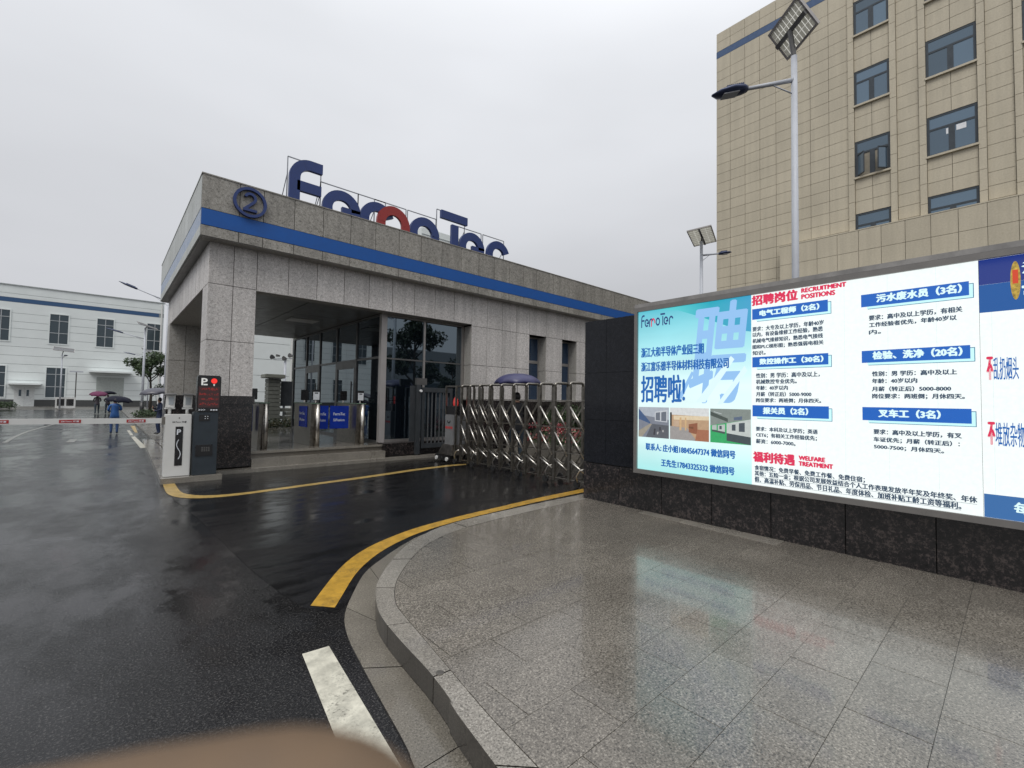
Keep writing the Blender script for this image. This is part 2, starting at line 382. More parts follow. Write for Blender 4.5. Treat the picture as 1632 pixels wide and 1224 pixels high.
# ================================================================== GROUND
structure('road', MB().face([(-260, -120, 0), (260, -120, 0), (260, 320, 0), (-260, 320, 0)]), M_ASPH, 'wet black asphalt road in front of the gate')
structure('entrance_apron', MB().face([(x, y, .002) for x, y in ((.80, 10.2), (.84, 8.6), (.95, 7.2), (1.02, 5.6), (1.06, 4.75), (1.12, 4.05), (1.18, 3.66), (1.34, 3.40), (1.7, 3.75), (2.3, 4.35), (3.1, 4.75), (7.4, 4.8), (14, 4.8), (14, 10.85), (1.7, 10.85))]), M_ASPH2, 'newer black wet asphalt inside the yellow lines')
def line_strip(name, outer, inner, mat, z=.004):
    mb = MB(); k = 40
    def rs(P):
        P = [Vector((a, b)) for a, b in P]; L = [0]
        for i in range(1, len(P)): L.append(L[-1]+(P[i]-P[i-1]).length)
        out = []
        for j in range(k+1):
            s = L[-1]*j/k; i = max(x for x in range(len(L)) if L[x] <= s+1e-9); i = min(i, len(P)-2)
            out.append(P[i].lerp(P[i+1], (s-L[i])/max(1e-9, L[i+1]-L[i])))
        for _ in range(3):
            out = [out[0]]+[(out[i-1]+out[i]*2+out[i+1])/4 for i in range(1, k)]+[out[-1]]
        return out
    o, i_ = rs(outer), rs(inner)
    for j in range(k): mb.face([(*o[j], z), (*o[j+1], z), (*i_[j+1], z), (*i_[j], z)])
    return structure(name, mb, mat)
line_strip('yellow_kerb_line', [(1.23, 3.65), (1.65, 4.23), (1.92, 4.52), (2.28, 4.77), (2.89, 5.02), (3.63, 5.15), (4.37, 5.22), (5.31, 5.32), (6.23, 5.36), (6.8, 5.38)],
           [(1.36, 3.50), (1.54, 3.75), (1.76, 4.08), (2.12, 4.42), (2.43, 4.62), (2.84, 4.82), (3.54, 4.97), (4.25, 5.04), (5.11, 5.12), (6.28, 5.16), (6.85, 5.18)], M_YEL)
line_strip('yellow_entrance_line', [(.82, 10.27), (.80, 9.6), (.79, 9.15), (.84, 8.85), (.97, 8.60), (1.27, 8.42), (1.57, 8.40), (2.11, 8.47), (2.81, 8.59), (3.63, 8.71), (4.2, 8.8), (5.16, 9.02), (6.28, 9.15), (6.7, 9.12)],
           [(.99, 10.25), (.98, 9.6), (.98, 9.1), (1.05, 8.85), (1.3, 8.62), (1.61, 8.58), (2.16, 8.66), (2.87, 8.78), (3.71, 8.91), (4.31, 9.02), (5.29, 9.24), (6.4, 9.35), (6.8, 9.27)], M_YELP)
def quad(name, pts, mat, z=.004): return structure(name, MB().face([(a, b, z) for a, b in pts]), mat)
quad('white_edge_line', [(.97, 3.0), (1.13, 2.985), (1.005, 1.70), (.81, 1.74)], M_WPAINT)
quad('white_lane_dash', [(.77, 22.41), (.89, 22.5), (.99, 17.56), (.83, 17.52)], M_WPAINT)
quad('white_lane_dash', [(.76, 26.4), (.86, 26.4), (.87, 23.2), (.77, 23.2)], M_WPAINT)
quad('yellow_lane_dash', [(1.0, 30.2), (1.17, 30.2), (1.06, 24.64), (.97, 24.69)], M_YELP)
line_strip('white_curved_line', [(-2.39, 21.5), (-2.45, 24), (-2.41, 27.3), (-2.05, 32.5), (-1.2, 40)], [(-2.28, 21.5), (-2.34, 24), (-2.30, 27.3), (-1.93, 32.4), (-1.05, 40)], M_WORN)
quad('white_lane_mark', [(-.92, 20.8), (-.72, 20.7), (-.66, 21.95), (-.86, 22.1)], M_WORN)
# a paler, older patch of asphalt & resurfacing seam at the entrance
# gutter + kerb + plaza ------------------------------------------------
EDGE = [(.72, -2.0), (1.21, 1.41), (1.30, 1.87), (1.34, 2.13), (1.37, 2.47), (1.41, 2.79), (1.47, 3.02), (1.60, 3.31), (1.76, 3.54), (1.99, 3.80), (2.29, 4.08), (2.70, 4.34), (3.11, 4.47), (3.8, 4.54), (4.6, 4.58), (5.46, 4.60), (7.4, 4.60)]
GUT = [(.30, -2.0), (.98, 1.41), (1.08, 1.87), (1.13, 2.2), (1.19, 2.6), (1.26, 3.0), (1.37, 3.33), (1.60, 3.70), (1.84, 4.02), (2.14, 4.27), (2.50, 4.52), (2.85, 4.70), (3.3, 4.79), (3.9, 4.84), (4.6, 4.87), (5.46, 4.88), (7.4, 4.88)]
INN = [(1.02, -2.0), (1.33, 1.29), (1.40, 1.80), (1.46, 2.13), (1.50, 2.45), (1.54, 2.72), (1.58, 2.95), (1.71, 3.22), (1.88, 3.45), (2.12, 3.70), (2.38, 3.92), (2.75, 4.12), (3.13, 4.22), (3.8, 4.29), (4.6, 4.33), (5.46, 4.35), (7.4, 4.35)]
def smooth(P, k=4):
    P = [Vector((a, b)) for a, b in P]; out = []
    for i in range(len(P)-1):
        p0, p1, p2, p3 = P[max(i-1, 0)], P[i], P[i+1], P[min(i+2, len(P)-1)]
        for j in range(k):
            t = j/k; out.append(.5*((2*p1)+(p2-p0)*t+(2*p0-5*p1+4*p2-p3)*t*t+(3*p1-p0-3*p2+p3)*t**3))
    out.append(P[-1]); return out
e_, g_, i_ = smooth(EDGE), smooth(GUT), smooth(INN)
plaza = thing('plaza', 'wet grey granite paved plaza with rounded kerb below the screen', None, (3, 1, 0)); plaza['kind'] = 'structure'
del plaza['label']; plaza['label'] = 'wet grey granite paved plaza with rounded kerb below the screen'
PZ = .15
mb = MB(); mb.prism([(p.x, p.y, .0) for p in i_]+[(7.4, -2.0, 0)], (0, 0, PZ-.005)); mb.build('bedding', M_PJOINT, plaza)
def stones(name, A, B, z0, z1, mat, length, gap=.004, first=0):
    acc = 0; start = 0; j = 0
    for i in range(1, len(A)):
        acc += (A[i]-A[i-1]).length
        if acc >= length or i == len(A)-1:
            a = [x.copy() for x in A[start:i+1]]; b = [x.copy() for x in B[start:i+1]]
            for q in (a, b):
                if len(q) > 1:
                    d = (q[1]-q[0]).normalized(); q[0] = q[0]+d*gap; d = (q[-2]-q[-1]).normalized(); q[-1] = q[-1]+d*gap
            mb = MB(); dz = random.uniform(-.0015, .0015)
            n = len(a)
            mb.v = [(p.x, p.y, z0) for p in a]+[(p.x, p.y, z0) for p in b]+[(p.x, p.y, z1+dz) for p in a]+[(p.x, p.y, z1+dz) for p in b]
            for k in range(n-1):
                mb.f += [(2*n+k, 2*n+k+1, 3*n+k+1, 3*n+k), (k, k+1, 2*n+k+1, 2*n+k), (n+k, n+k+1, 3*n+k+1, 3*n+k)]
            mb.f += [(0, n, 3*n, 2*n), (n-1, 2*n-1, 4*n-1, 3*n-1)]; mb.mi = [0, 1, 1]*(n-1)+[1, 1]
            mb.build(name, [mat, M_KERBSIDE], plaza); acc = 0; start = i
def hull_snap(P):
    H = []
    for p in P:
        while len(H) > 1 and (H[-1].x-H[-2].x)*(p.y-H[-2].y)-(H[-1].y-H[-2].y)*(p.x-H[-2].x) > 0: H.pop()
        H.append(p)
    out = []
    for p in P:
        best = None
        for a, b in zip(H, H[1:]):
            t = max(0, min(1, (p-a).dot(b-a)/max(1e-9, (b-a).length_squared))); q = a+(b-a)*t
            if best is None or (q-p).length < (best-p).length: best = q
        out.append(best)
    return out
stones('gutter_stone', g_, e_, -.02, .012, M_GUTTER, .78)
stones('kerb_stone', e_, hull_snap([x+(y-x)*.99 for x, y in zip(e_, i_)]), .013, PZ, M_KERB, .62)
# paving slabs, clipped by the inner kerb joint (convex region)
def clip(poly, a, b):       # keep left side... region right of a->b
    out = []
    f = lambda p: (b[0]-a[0])*(p[1]-a[1])-(b[1]-a[1])*(p[0]-a[0])
    for i in range(len(poly)):
        p, q = poly[i], poly[(i+1) % len(poly)]; fp, fq = f(p), f(q)
        if fp <= 0: out.append(p)
        if (fp <= 0) != (fq <= 0):
            t = fp/(fp-fq); out.append((p[0]+(q[0]-p[0])*t, p[1]+(q[1]-p[1])*t))
    return out
HULL = []
for p in i_:
    while len(HULL) > 1 and (HULL[-1].x-HULL[-2].x)*(p.y-HULL[-2].y)-(HULL[-1].y-HULL[-2].y)*(p.x-HULL[-2].x) > 0: HULL.pop()
    HULL.append(p)
row = 0; yy = -1.945
while yy < 4.4:
    y1 = yy+.316; off = (1.80-.6*5 if row % 2 == 0 else 1.51-.6*5); k = 0
    while off+.6*k < 7.4:
        xa = off+.6*k; xb = xa+.6; k += 1
        poly = [(xa+.0022, yy+.0012), (xb-.0022, yy+.0012), (xb-.0022, y1-.0012), (xa+.0022, y1-.0012)]
        if xb < 1.0 or xa > 5.5: continue
        for j in range(len(HULL)-1):
            a, b = HULL[j], HULL[j+1]
            n = Vector((b.y-a.y, -(b.x-a.x))).normalized()*.003
            poly = clip(poly, a+n, b+n)
            if len(poly) < 3: break
        if len(poly) < 3: continue
        area = abs(sum(poly[i][0]*poly[(i+1) % len(poly)][1]-poly[(i+1) % len(poly)][0]*poly[i][1] for i in range(len(poly))))/2
        if area < .002: continue
        dz = random.uniform(-.0008, .0008)
        MB().prism([(p[0], p[1], PZ+dz) for p in poly], (0, 0, -.03)).build('paving_slab', M_PAVE, plaza)
    row += 1; yy = y1
# pale border slabs along the wall foot
for k in range(3):
    y_a = 3.36-.56*k; MB().hexa([(5.30-.025*k, y_a, .13), (5.455, y_a, .13), (5.455, y_a-.55, .13), (5.275-.025*k, y_a-.55, .13), (5.30-.025*k, y_a, PZ+.003), (5.455, y_a, PZ+.003), (5.455, y_a-.55, PZ+.003), (5.275-.025*k, y_a-.55, PZ+.003)]).build('border_slab', M_KERB, plaza)
mb = MB(); mb.tube([(1.375, 2.07, PZ), (1.375, 2.07, PZ+.004)], .022, 20); mb.build('round_cap', M_STEELD, plaza)

# ================================================================== SCREEN WALL
wall = thing('screen_wall', 'black granite wall that carries the big LED screen', 'wall', (6, 1.2, 0))
MB().box(5.50, 6.3, -2.4, 4.42, 0, 2.80).build('core', M_JOINT, wall)
py_ = [4.43, 3.79, 3.13, 2.47, 1.82, 1.15, .495, -.16, -.82, -1.5, -2.4]
for a, b in zip(py_, py_[1:]): piece('base_panel', 5.46, 5.50, b+.004, a-.004, PZ-.02, .69, M_DARKG, wall)
for a, b in ((4.43, 4.03), (4.03, 3.47)):
    for z0, z1 in ((.70, 1.34), (1.34, 2.04), (2.04, 2.83)): piece('polished_panel', 5.465, 5.50, b+.002, a-.002, z0+.002, z1-.002, M_BLACKG, wall)
for z0, z1 in ((0.0, .69), (.70, 2.83)): piece('end_panel', 5.50, 6.3, 4.42, 4.44, z0+.003, z1-.003, M_BLACKG, wall)
piece('coping', 5.505, 6.32, -2.4, 4.44, 2.80, 2.832, M_BLACKG, wall)

XS = 5.36
led = thing('led_display', 'large bright LED recruitment screen on the black granite wall', 'screen', (5.4, 1.2, 1.7))
fr = MB(); yl, yr = 3.47, -2.3
fr.box(5.325, 5.46, yl-.045, yl, .665, 2.885); fr.box(5.325, 5.46, yr, yr+.045, .665, 2.885)
fr.box(5.326, 5.459, yr+.045, yl-.045, 2.83, 2.885); fr.box(5.326, 5.459, yr+.045, yl-.045, .665, .722)
fr.build('frame', plain('screen_frame_grey', (.20, .19, .18), .45, .5, var=.08), led)
MB().box(5.33, 5.459, yr, yl, 2.887, 2.935).build('top_flashing', plain('weathered_grey_flashing', (.26, .25, .24), .5, .3, var=.25, vs=5), led)
E_WH = emit('screen_white', (.93, 1.0, .99), 1.04, .08); E_INK = emit('screen_ink', (.035, .07, .12)); E_COMP = emit('screen_company_blue', (.0, .12, .44))
E_RED = emit('screen_red', (.72, .02, .09)); E_BLUE = emit('screen_banner_blue', (.0, .115, .52), 1, .05); E_BL2 = emit('screen_banner_outline', (.01, .16, .30)); E_TXW = emit('screen_text_white', (.75, 1, 1))
E_GHOST = emit('screen_pale_blue', (.22, .48, .86)); E_NAVY = emit('screen_navy', (.01, .03, .17))
def poster_bg():
    m, t, b = newmat('screen_poster_gradient'); g = N(t, 'ShaderNodeNewGeometry'); s = N(t, 'ShaderNodeSeparateXYZ'); t.links.new(g.outputs['Position'], s.inputs[0])
    c = crmp(t, mrange(t, s.outputs[2], .72, 2.83, 0, 1), [(0, (.42, .88, .88)), (.25, (.82, 1, 1)), (.52, (.78, 1, 1)), (.74, (.42, .84, .90)), (1, (.12, .58, .70))])
    v = noise(t, pos(t, (1, .6, 2)), 1.3, 3); c = scalec(t, c, mrange(t, v, .35, .65, .93, 1.05))
    b.inputs['Base Color'].default_value = (.02, .02, .02, 1); t.links.new(c, b.inputs['Emission Color']); b.inputs['Emission Strength'].default_value = 1
    return m
E_POST = poster_bg()
def sheet(name, pts, mat, layer, parent=led):
    x = XS-.0015*layer
    return MB().face([(x, a, b) for a, b in pts]).build(name, mat, parent)
def rect(name, y0, y1, z0, z1, mat, layer): return sheet(name, [(y0, z0), (y1, z0), (y1, z1), (y0, z1)], mat, layer)
MB().box(XS, 5.45, yr+.045, yl-.045, .722, 2.83).build('screen_body', M_BLACK, led)
rect('poster', 3.425, 1.978, .722, 2.83, E_POST, 1)
rect('poster', 1.978, .20, .722, 2.83, E_WH, 1)
rect('poster', .198, -2.255, .722, 2.83, E_WH, 1)
# teal sweep and ghost characters
def sweep():
    m, t, b = newmat('screen_teal_sweep'); g = N(t, 'ShaderNodeNewGeometry'); s = N(t, 'ShaderNodeSeparateXYZ'); t.links.new(g.outputs['Position'], s.inputs[0])
    c = crmp(t, mrange(t, s.outputs[1], 2.9, 1.98, 0, 1), [(0, (.10, .62, .66)), (.5, (.02, .40, .52)), (1, (.05, .36, .60))])
    b.inputs['Base Color'].default_value = (.02, .02, .02, 1); t.links.new(c, b.inputs['Emission Color']); b.inputs['Emission Strength'].default_value = 1; return m
sheet('poster_sweep', [(3.15, 2.829), (1.98, 2.829), (1.98, 2.42), (2.12, 2.45), (2.28, 2.53), (2.58, 2.67), (2.85, 2.78)], sweep(), 2)
def stext(s, y0, y1, z0, z1, mat, bold, layer=6, name='lettering'):
    o = lettering(name, s, led, (XS-.0015*layer, y0, z0), (0, -1, 0), (0, 0, 1), y0-y1, z1-z0, mat, 0)
    if bold:      # embolden: the same outlines repeated a hair apart, joined into the one mesh
        bm = bmesh.new(); bm.from_mesh(o.data); g0 = list(bm.verts)+list(bm.edges)+list(bm.faces)
        for k, (dy, dz) in enumerate(((1, 0), (-1, 0), (0, 1), (0, -1))):
            d = bmesh.ops.duplicate(bm, geom=g0)
            bmesh.ops.translate(bm, vec=(-.0001*(k+1), dy*bold, dz*bold*.7), verts=[q for q in d['geom'] if isinstance(q, bmesh.types.BMVert)])
        bm.to_mesh(o.data); bm.free()
    return o
gch = stext('聘', 2.72, 2.10, 1.62, 2.80, emit('screen_ghost_blue', (.29, .54, .88)), .014, 3, 'ghost_character')
for q in gch.data.vertices:
    z_ = q.co.z+rootloc(gch).z; q.co.y += -(z_-1.62)*.10
    if z_ > 2.825: q.co.z -= z_-2.825
for pts in ([(2.62, 1.62), (2.50, 1.62), (2.16, 2.12), (2.20, 2.16)], [(2.36, 1.60), (2.30, 1.60), (2.02, 1.98), (2.05, 2.04)]): sheet('ghost_slash', pts, emit('screen_slash_white', (.74, .95, 1)), 4.5)
sheet('ghost_slash', [(2.86, 1.66), (2.80, 1.66), (2.64, 1.98), (2.67, 2.0)], emit('screen_slash_blue', (.29, .54, .88)), 3.2)
TEXTS = [
    ('浙江大和半导体产业园三期', 3.372, 2.518, 2.209, 2.337, 'company', 1),
    ('浙江富乐德半导体材料科技有限公司', 3.371, 2.225, 2.022, 2.144, 'company', 1),
    ('招聘啦!', 3.368, 2.759, 1.613, 1.963, 'company', 2),
    ('招聘岗位', 1.966, 1.520, 2.707, 2.817, 'red', 2),
    ('RECRUITMENT', 1.482, 1.102, 2.773, 2.817, 'red', 1),
    ('POSITIONS', 1.482, 1.193, 2.706, 2.754, 'red', 1),
    ('电气工程师（2名）', 1.887, 1.329, 2.579, 2.643, 'white', 1),
    ('要求：大专及以上学历，年龄40岁', 1.961, 1.291, 2.415, 2.467, 'ink', 0),
    ('以内，有设备维修工作经验，熟悉', 1.962, 1.298, 2.353, 2.404, 'ink', 0),
    ('机械电气维修知识，熟悉电气接线', 1.962, 1.298, 2.285, 2.334, 'ink', 0),
    ('图和PLC梯形图；熟悉强弱电相关', 1.962, 1.293, 2.216, 2.265, 'ink', 0),
    ('知识。', 1.962, 1.830, 2.151, 2.198, 'ink', 0),
    ('数控操作工（30名）', 1.889, 1.298, 2.044, 2.108, 'white', 1),
    ('性别：男 学历：高中及以上，', 1.927, 1.328, 1.895, 1.949, 'ink', 0),
    ('机械数控专业优先。', 1.927, 1.532, 1.831, 1.880, 'ink', 0),
    ('年龄：40岁以内', 1.927, 1.616, 1.763, 1.811, 'ink', 0),
    ('月薪（转正后）5000-9000', 1.927, 1.402, 1.694, 1.743, 'ink', 0),
    ('岗位要求：两班倒；月休四天。', 1.928, 1.318, 1.626, 1.675, 'ink', 0),
    ('报关员（2名）', 1.856, 1.434, 1.504, 1.575, 'white', 1),
    ('要求：本科及以上学历；英语', 1.929, 1.350, 1.311, 1.361, 'ink', 0),
    ('CET6；有相关工作经验优先；', 1.929, 1.357, 1.246, 1.296, 'ink', 0),
    ('薪资：6000-7000。', 1.929, 1.548, 1.179, 1.227, 'ink', 0),
    ('联系人: 庄小姐18845647374 微信同号', 3.296, 2.152, 0.982, 1.073, 'company', 1),
    ('王先生17843325332 微信同号', 3.072, 2.162, 0.795, 0.884, 'company', 1),
    ('福利待遇', 1.957, 1.557, 0.977, 1.087, 'red', 2),
    ('WELFARE', 1.516, 1.290, 1.041, 1.084, 'red', 1),
    ('TREATMENT', 1.516, 1.224, 0.982, 1.025, 'red', 1),
    ('食宿情况：免费早餐、免费工作餐、免费住宿；', 1.944, 0.973, 0.882, 0.939, 'inku', 0),
    ('其他：五险一金；根据公司发展效益结合个人工作表现发放半年奖及年终奖、年休', 1.944, 0.235, 0.820, 0.877, 'inku', 0),
    ('假、高温补贴、劳保用品、节日礼品、年度体检、加班补贴工龄工资等福利。', 1.944, 0.329, 0.756, 0.813, 'inku', 0),
    ('污水废水员（3名）', 0.867, 0.302, 2.579, 2.653, 'white', 1),
    ('要求：高中及以上学历，有相关', 0.925, 0.299, 2.413, 2.462, 'ink', 0),
    ('工作经验者优先，年龄40岁以', 0.925, 0.334, 2.348, 2.393, 'ink', 0),
    ('内。', 0.926, 0.839, 2.282, 2.325, 'ink', 0),
    ('检验、洗净（20名）', 0.899, 0.306, 2.044, 2.118, 'white', 1),
    ('性别：男 学历：高中及以上', 0.907, 0.339, 1.886, 1.932, 'ink', 0),
    ('年龄：40岁以内', 0.908, 0.592, 1.819, 1.864, 'ink', 0),
    ('月薪（转正后）5000-8000', 0.909, 0.377, 1.745, 1.790, 'ink', 0),
    ('岗位要求：两班倒；月休四天。', 0.908, 0.295, 1.675, 1.723, 'ink', 0),
    ('叉车工（3名）', 0.863, 0.447, 1.506, 1.578, 'white', 1),
    ('要求：高中及以上学历，有叉', 0.901, 0.318, 1.346, 1.393, 'ink', 0),
    ('车证优先；月薪（转正后）：', 0.902, 0.330, 1.275, 1.321, 'ink', 0),
    ('5000-7500；月休四天。', 0.900, 0.428, 1.208, 1.252, 'ink', 0),
    ('不', 0.161, 0.131, 1.835, 2.022, 'red', 1),
    ('乱扔烟头', 0.126, -0.010, 1.834, 2.017, 'inkb', -1),
    ('不', 0.162, 0.128, 1.311, 1.492, 'red', 1),
    ('堆放杂物', 0.123, -0.033, 1.302, 1.492, 'inkb', -1),
]
CM = {'company': E_COMP, 'red': E_RED, 'white': E_TXW, 'ink': E_INK, 'inku': E_INK, 'inkb': E_COMP}
for s, a, b, z0, z1, c, bd in TEXTS:
    stext(s, a, b, z0, z1, CM[c], {-1: .0009, 0: .0026, 1: .0048, 2: .0075}[bd])
    if c == 'inku': rect('underline', a, b, z0-.007, z0-.0045, E_INK, 5)
for (a, b) in ((1.967, 1.253), (.985, .256)):
    for z0, z1 in ((2.549, 2.668), (2.016, 2.130), (1.473, 1.597)):
        sheet('banner_outline', [(a-.05, z0-.025), (b-.027, z0-.025), (b-.027, z1-.022), (b-.021, z1-.022)][:0] or [(a-.05, z0-.026), (b-.028, z0-.026), (b-.028, z1-.02), (a-.05, z1-.02)], E_BL2, 2)
        sheet('banner_gap', [(a-.044, z0-.021), (b-.023, z0-.021), (b-.023, z1-.026), (a-.044, z1-.026)], emit('screen_banner_gap', (.6, .98, 1)), 3)
        sheet('banner', [(a, z0), (b, z0), (b, z1), (a, z1)], E_BLUE, 4)
# logotype on the poster
w, LL = logo_letters()
for strokes, mi in LL:
    mb = MB()
    for st in strokes: ribbon(mb, [(x, y*2.0) for x, y in st] if False else st, .19, (0, -1, 0), (0, 0, 1.75), (XS-.009, 3.378, 2.612), .0655, (-.001, 0, 0))
    mb.build('logo_letter', E_RED if mi else E_NAVY, led)
# three photographs on the poster
def photo(y0, y1, polys):
    z0, z1 = 1.15, 1.548; mats = []; mb = MB(); W_ = y0-y1
    for k, (col, pts) in enumerate(polys):
        mats.append(emit('photo_%02d_%02d_%02d' % tuple(int(c*99) for c in col), col, 1, .15)); x = XS-.004-.0006*k
        mb.face([(x, y0-W_*p[0], z0+(z1-z0)*p[1]) for p in pts], k)
    mb.build('photo', mats, led)
R4 = [(0, 0), (1, 0), (1, 1), (0, 1)]
ph = [((.20, .22, .27), R4), ((.42, .46, .52), [(0, .75), (1, .6), (1, 1), (0, 1)]), ((.10, .11, .13), [(.25, 0), (1, 0), (1, .42), (.45, .45)]), ((.05, .10, .22), [(0, .6), (.4, .45), (.4, .5), (0, .95)]), ((.33, .30, .24), [(0, 0), (.12, 0), (.45, .43), (.4, .46), (0, .2)]),
      ((.55, .58, .62), [(.55, .55), (.95, .52), (.95, .92), (.55, .85)]), ((.14, .16, .2), [(.58, .58), (.72, .57), (.72, .84), (.58, .82)]), ((.14, .16, .2), [(.76, .56), (.92, .55), (.92, .87), (.76, .84)]), ((.04, .04, .05), [(.5, .1), (.56, .1), (.58, .3), (.53, .3)]), ((.45, .45, .45), [(.62, .12), (.66, .12), (.68, .2), (.63, .2)]), ((.45, .45, .45), [(.8, .2), (.84, .2), (.84, .27), (.8, .27)]), ((.04, .04, .05), [(.7, .25), (.75, .25), (.75, .36), (.7, .36)])]
photo(3.41, 2.97, ph)
ph = [((.50, .33, .20), R4), ((.70, .72, .72), [(0, .78), (1, .75), (1, 1), (0, 1)]), ((.34, .32, .31), [(0, 0), (.7, 0), (.45, .38), (0, .42)]), ((.75, .62, .42), [(.1, .62), (1, .64), (1, .76), (.1, .75)]), ((.03, .03, .03), [(0, .42), (.05, .42), (.05, .85), (0, .85)]), ((.28, .10, .05), [(.5, .25), (.72, .2), (.72, .55), (.5, .5)]), ((.38, .15, .08), [(.66, 0), (1, 0), (1, .35), (.72, .35)]),
      ((.62, .42, .22), [(.26, .3), (.31, .3), (.31, .7), (.26, .7)]), ((.62, .42, .22), [(.40, .3), (.44, .3), (.44, .7), (.40, .7)]), ((.55, .40, .28), [(.1, .42), (.25, .42), (.25, .6), (.1, .6)]), ((.18, .07, .03), [(.5, .38), (.62, .36), (.62, .42), (.5, .43)])]
photo(2.955, 2.455, ph)
ph = [((.03, .40, .13), R4), ((.23, .27, .25), [(0, .5), (1, .72), (1, 1), (0, 1)]), ((.06, .08, .07), [(0, .8), (.45, .62), (.45, .72), (0, .92)]), ((.55, .60, .58), [(.42, .18), (1, .12), (1, .72), (.42, .58)]), ((.05, .07, .08), [(.42, .08), (1, 0), (1, .22), (.42, .3)]), ((.06, .08, .10), [(.55, .38), (.64, .38), (.64, .56), (.55, .55)]), ((.06, .08, .10), [(.72, .36), (.86, .36), (.86, .62), (.72, .60)]),
      ((.50, .55, .53), [(.2, .34), (.38, .32), (.38, .55), (.2, .52)]), ((.06, .08, .10), [(.24, .4), (.3, .4), (.3, .5), (.24, .5)]), ((.45, .5, .48), [(.05, .38), (.17, .37), (.17, .53), (.05, .5)]), ((.06, .08, .08), [(.05, .33), (.38, .27), (.38, .33), (.05, .38)]), ((.10, .14, .22), [(.6, .68), (.8, .7), (.8, .8), (.6, .76)]), ((.5, .55, .55), [(.1, .9), (.3, .84), (.3, .86), (.1, .92)])]
photo(2.44, 1.985, ph)
# right hand poster
rect('poster_header', .198, -2.25, 2.62, 2.829, emit('screen_deep_navy', (.006, .028, .22)), 2)
rect('poster_header', .198, -2.25, 2.39, 2.6195, emit('screen_mid_blue', (.0, .085, .33)), 2)
rect('poster_footer', .195, -2.25, .723, .91, emit('screen_footer_blue', (.03, .14, .38)), 2)
mb = MB(); mb.face([(XS-.006, -.005+.028*math.cos(a*PI/14), 2.625+.155*math.sin(a*PI/14)) for a in range(28)]); mb.build('plaque', emit('screen_gold', (.62, .42, .06), 1, .7), led)
rect('plaque_field', .011, -.020, 2.60, 2.71, emit('screen_plaque_red', (.62, .05, .01)), 5)
stext('浙江', -.040, -.34, 2.67, 2.76, E_TXW, .003); stext('富乐德', -.040, -.45, 2.50, 2.58, E_TXW, .003)
stext('每', .03, -.06, .78, .87, E_TXW, .003)
# LED module seams
for y_ in (3.1, 2.77, 2.44, 2.11, 1.78, 1.45, 1.12, .79, .46, .13, -.2):
    rect('module_seam', y_, y_-.0012, .722, 2.83, emit('screen_seam', (.55, .74, .74)), .0+1.6) if y_ < 1.9 else None

# ================================================================== GATEHOUSE
gh = thing('gatehouse', 'grey granite gatehouse with blue band and lettering on its roof', 'gatehouse', (9, 14, 0))
Y0 = 11.03
JX = [1.48, 1.92, 2.36, 3.0, 3.63, 4.28, 4.92, 5.57, 6.23, 6.89, 7.55, 8.20, 8.80, 9.42, 10.04, 10.64, 11.47, 12.30, 13.12, 13.75, 14.4, 15.05, 15.7, 16.35, 17.0, 17.65]
G = .006
def pan(x0, x1, z0, z1, mat=M_GRAN, y=Y0, t=.03, name='stone_panel'): piece(name, x0+G, x1-G, y, y+t, z0+G, z1-G, mat, gh)
def panx(y0, y1, z0, z1, mat=M_GRAN, x=1.48, t=.03, name='stone_panel'): piece(name, x, x+t, y0+.012, y1-.012, z0+G, z1-G, mat, gh)
body = MB()
body.box(1.51, 17.62, Y0+.03, 19.2, 3.97, 4.79)              # lintel ring / roof slab mass
body.box(1.51, 2.33, Y0+.03, 11.75, .1, 3.97)                # front column core
body.box(1.51, 2.33, 18.5, 19.17, .1, 3.97)                  # rear column core
body.box(8.26, 17.62, 11.50, 19.2, 0, 3.97)                 # solid room core
body.build('core', M_JOINT, gh)
# lintel row
for a, b in zip(JX, JX[1:]): pan(a, b, 3.92 if a < 2.3 else (3.90 if a < 8.1 else 3.86), 4.79)
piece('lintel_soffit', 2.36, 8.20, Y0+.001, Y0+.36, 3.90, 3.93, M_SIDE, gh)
# front column rows + cap + base
for a, b in zip(JX[:2], JX[1:3]):
    pan(a, b, 2.75, 3.92); pan(a, b, 1.60, 2.75)
CR = [11.03, 11.39, 11.75]
for a, b in zip(CR, CR[1:]):
    panx(a, b, 2.75, 3.92); panx(a, b, 1.60, 2.75)
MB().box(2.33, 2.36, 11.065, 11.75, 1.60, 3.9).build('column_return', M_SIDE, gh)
for (xa, xb, ya, yb) in ((1.44, 2.40, 10.99, 11.79),): piece('column_cap', xa, xb, ya, yb, 1.44, 1.60, M_DARKG, gh)
piece('column_base', 1.47, 2.37, 11.02, 11.76, .11, 1.44, M_DARKG, gh)
# rear column
for a, b in ((1.48, 1.92), (1.92, 2.36)):
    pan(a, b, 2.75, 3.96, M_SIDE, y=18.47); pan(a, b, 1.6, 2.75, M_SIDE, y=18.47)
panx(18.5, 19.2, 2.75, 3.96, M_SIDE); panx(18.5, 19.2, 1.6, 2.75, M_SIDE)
piece('column_cap', 1.44, 2.40, 18.43, 19.2, 1.44, 1.6, M_DARKG, gh); piece('column_base', 1.47, 2.37, 18.46, 19.18, .11, 1.44, M_DARKG, gh)
# left lintel, side face
ys = [Y0+.62*k for k in range(14)]; ys[-1] = 19.2
for a, b in zip(ys, ys[1:]): panx(a, b, 3.92, 4.79)
piece('side_soffit', 1.51, 2.34, 11.76, 18.46, 3.93, 3.969, M_SIDE, gh)
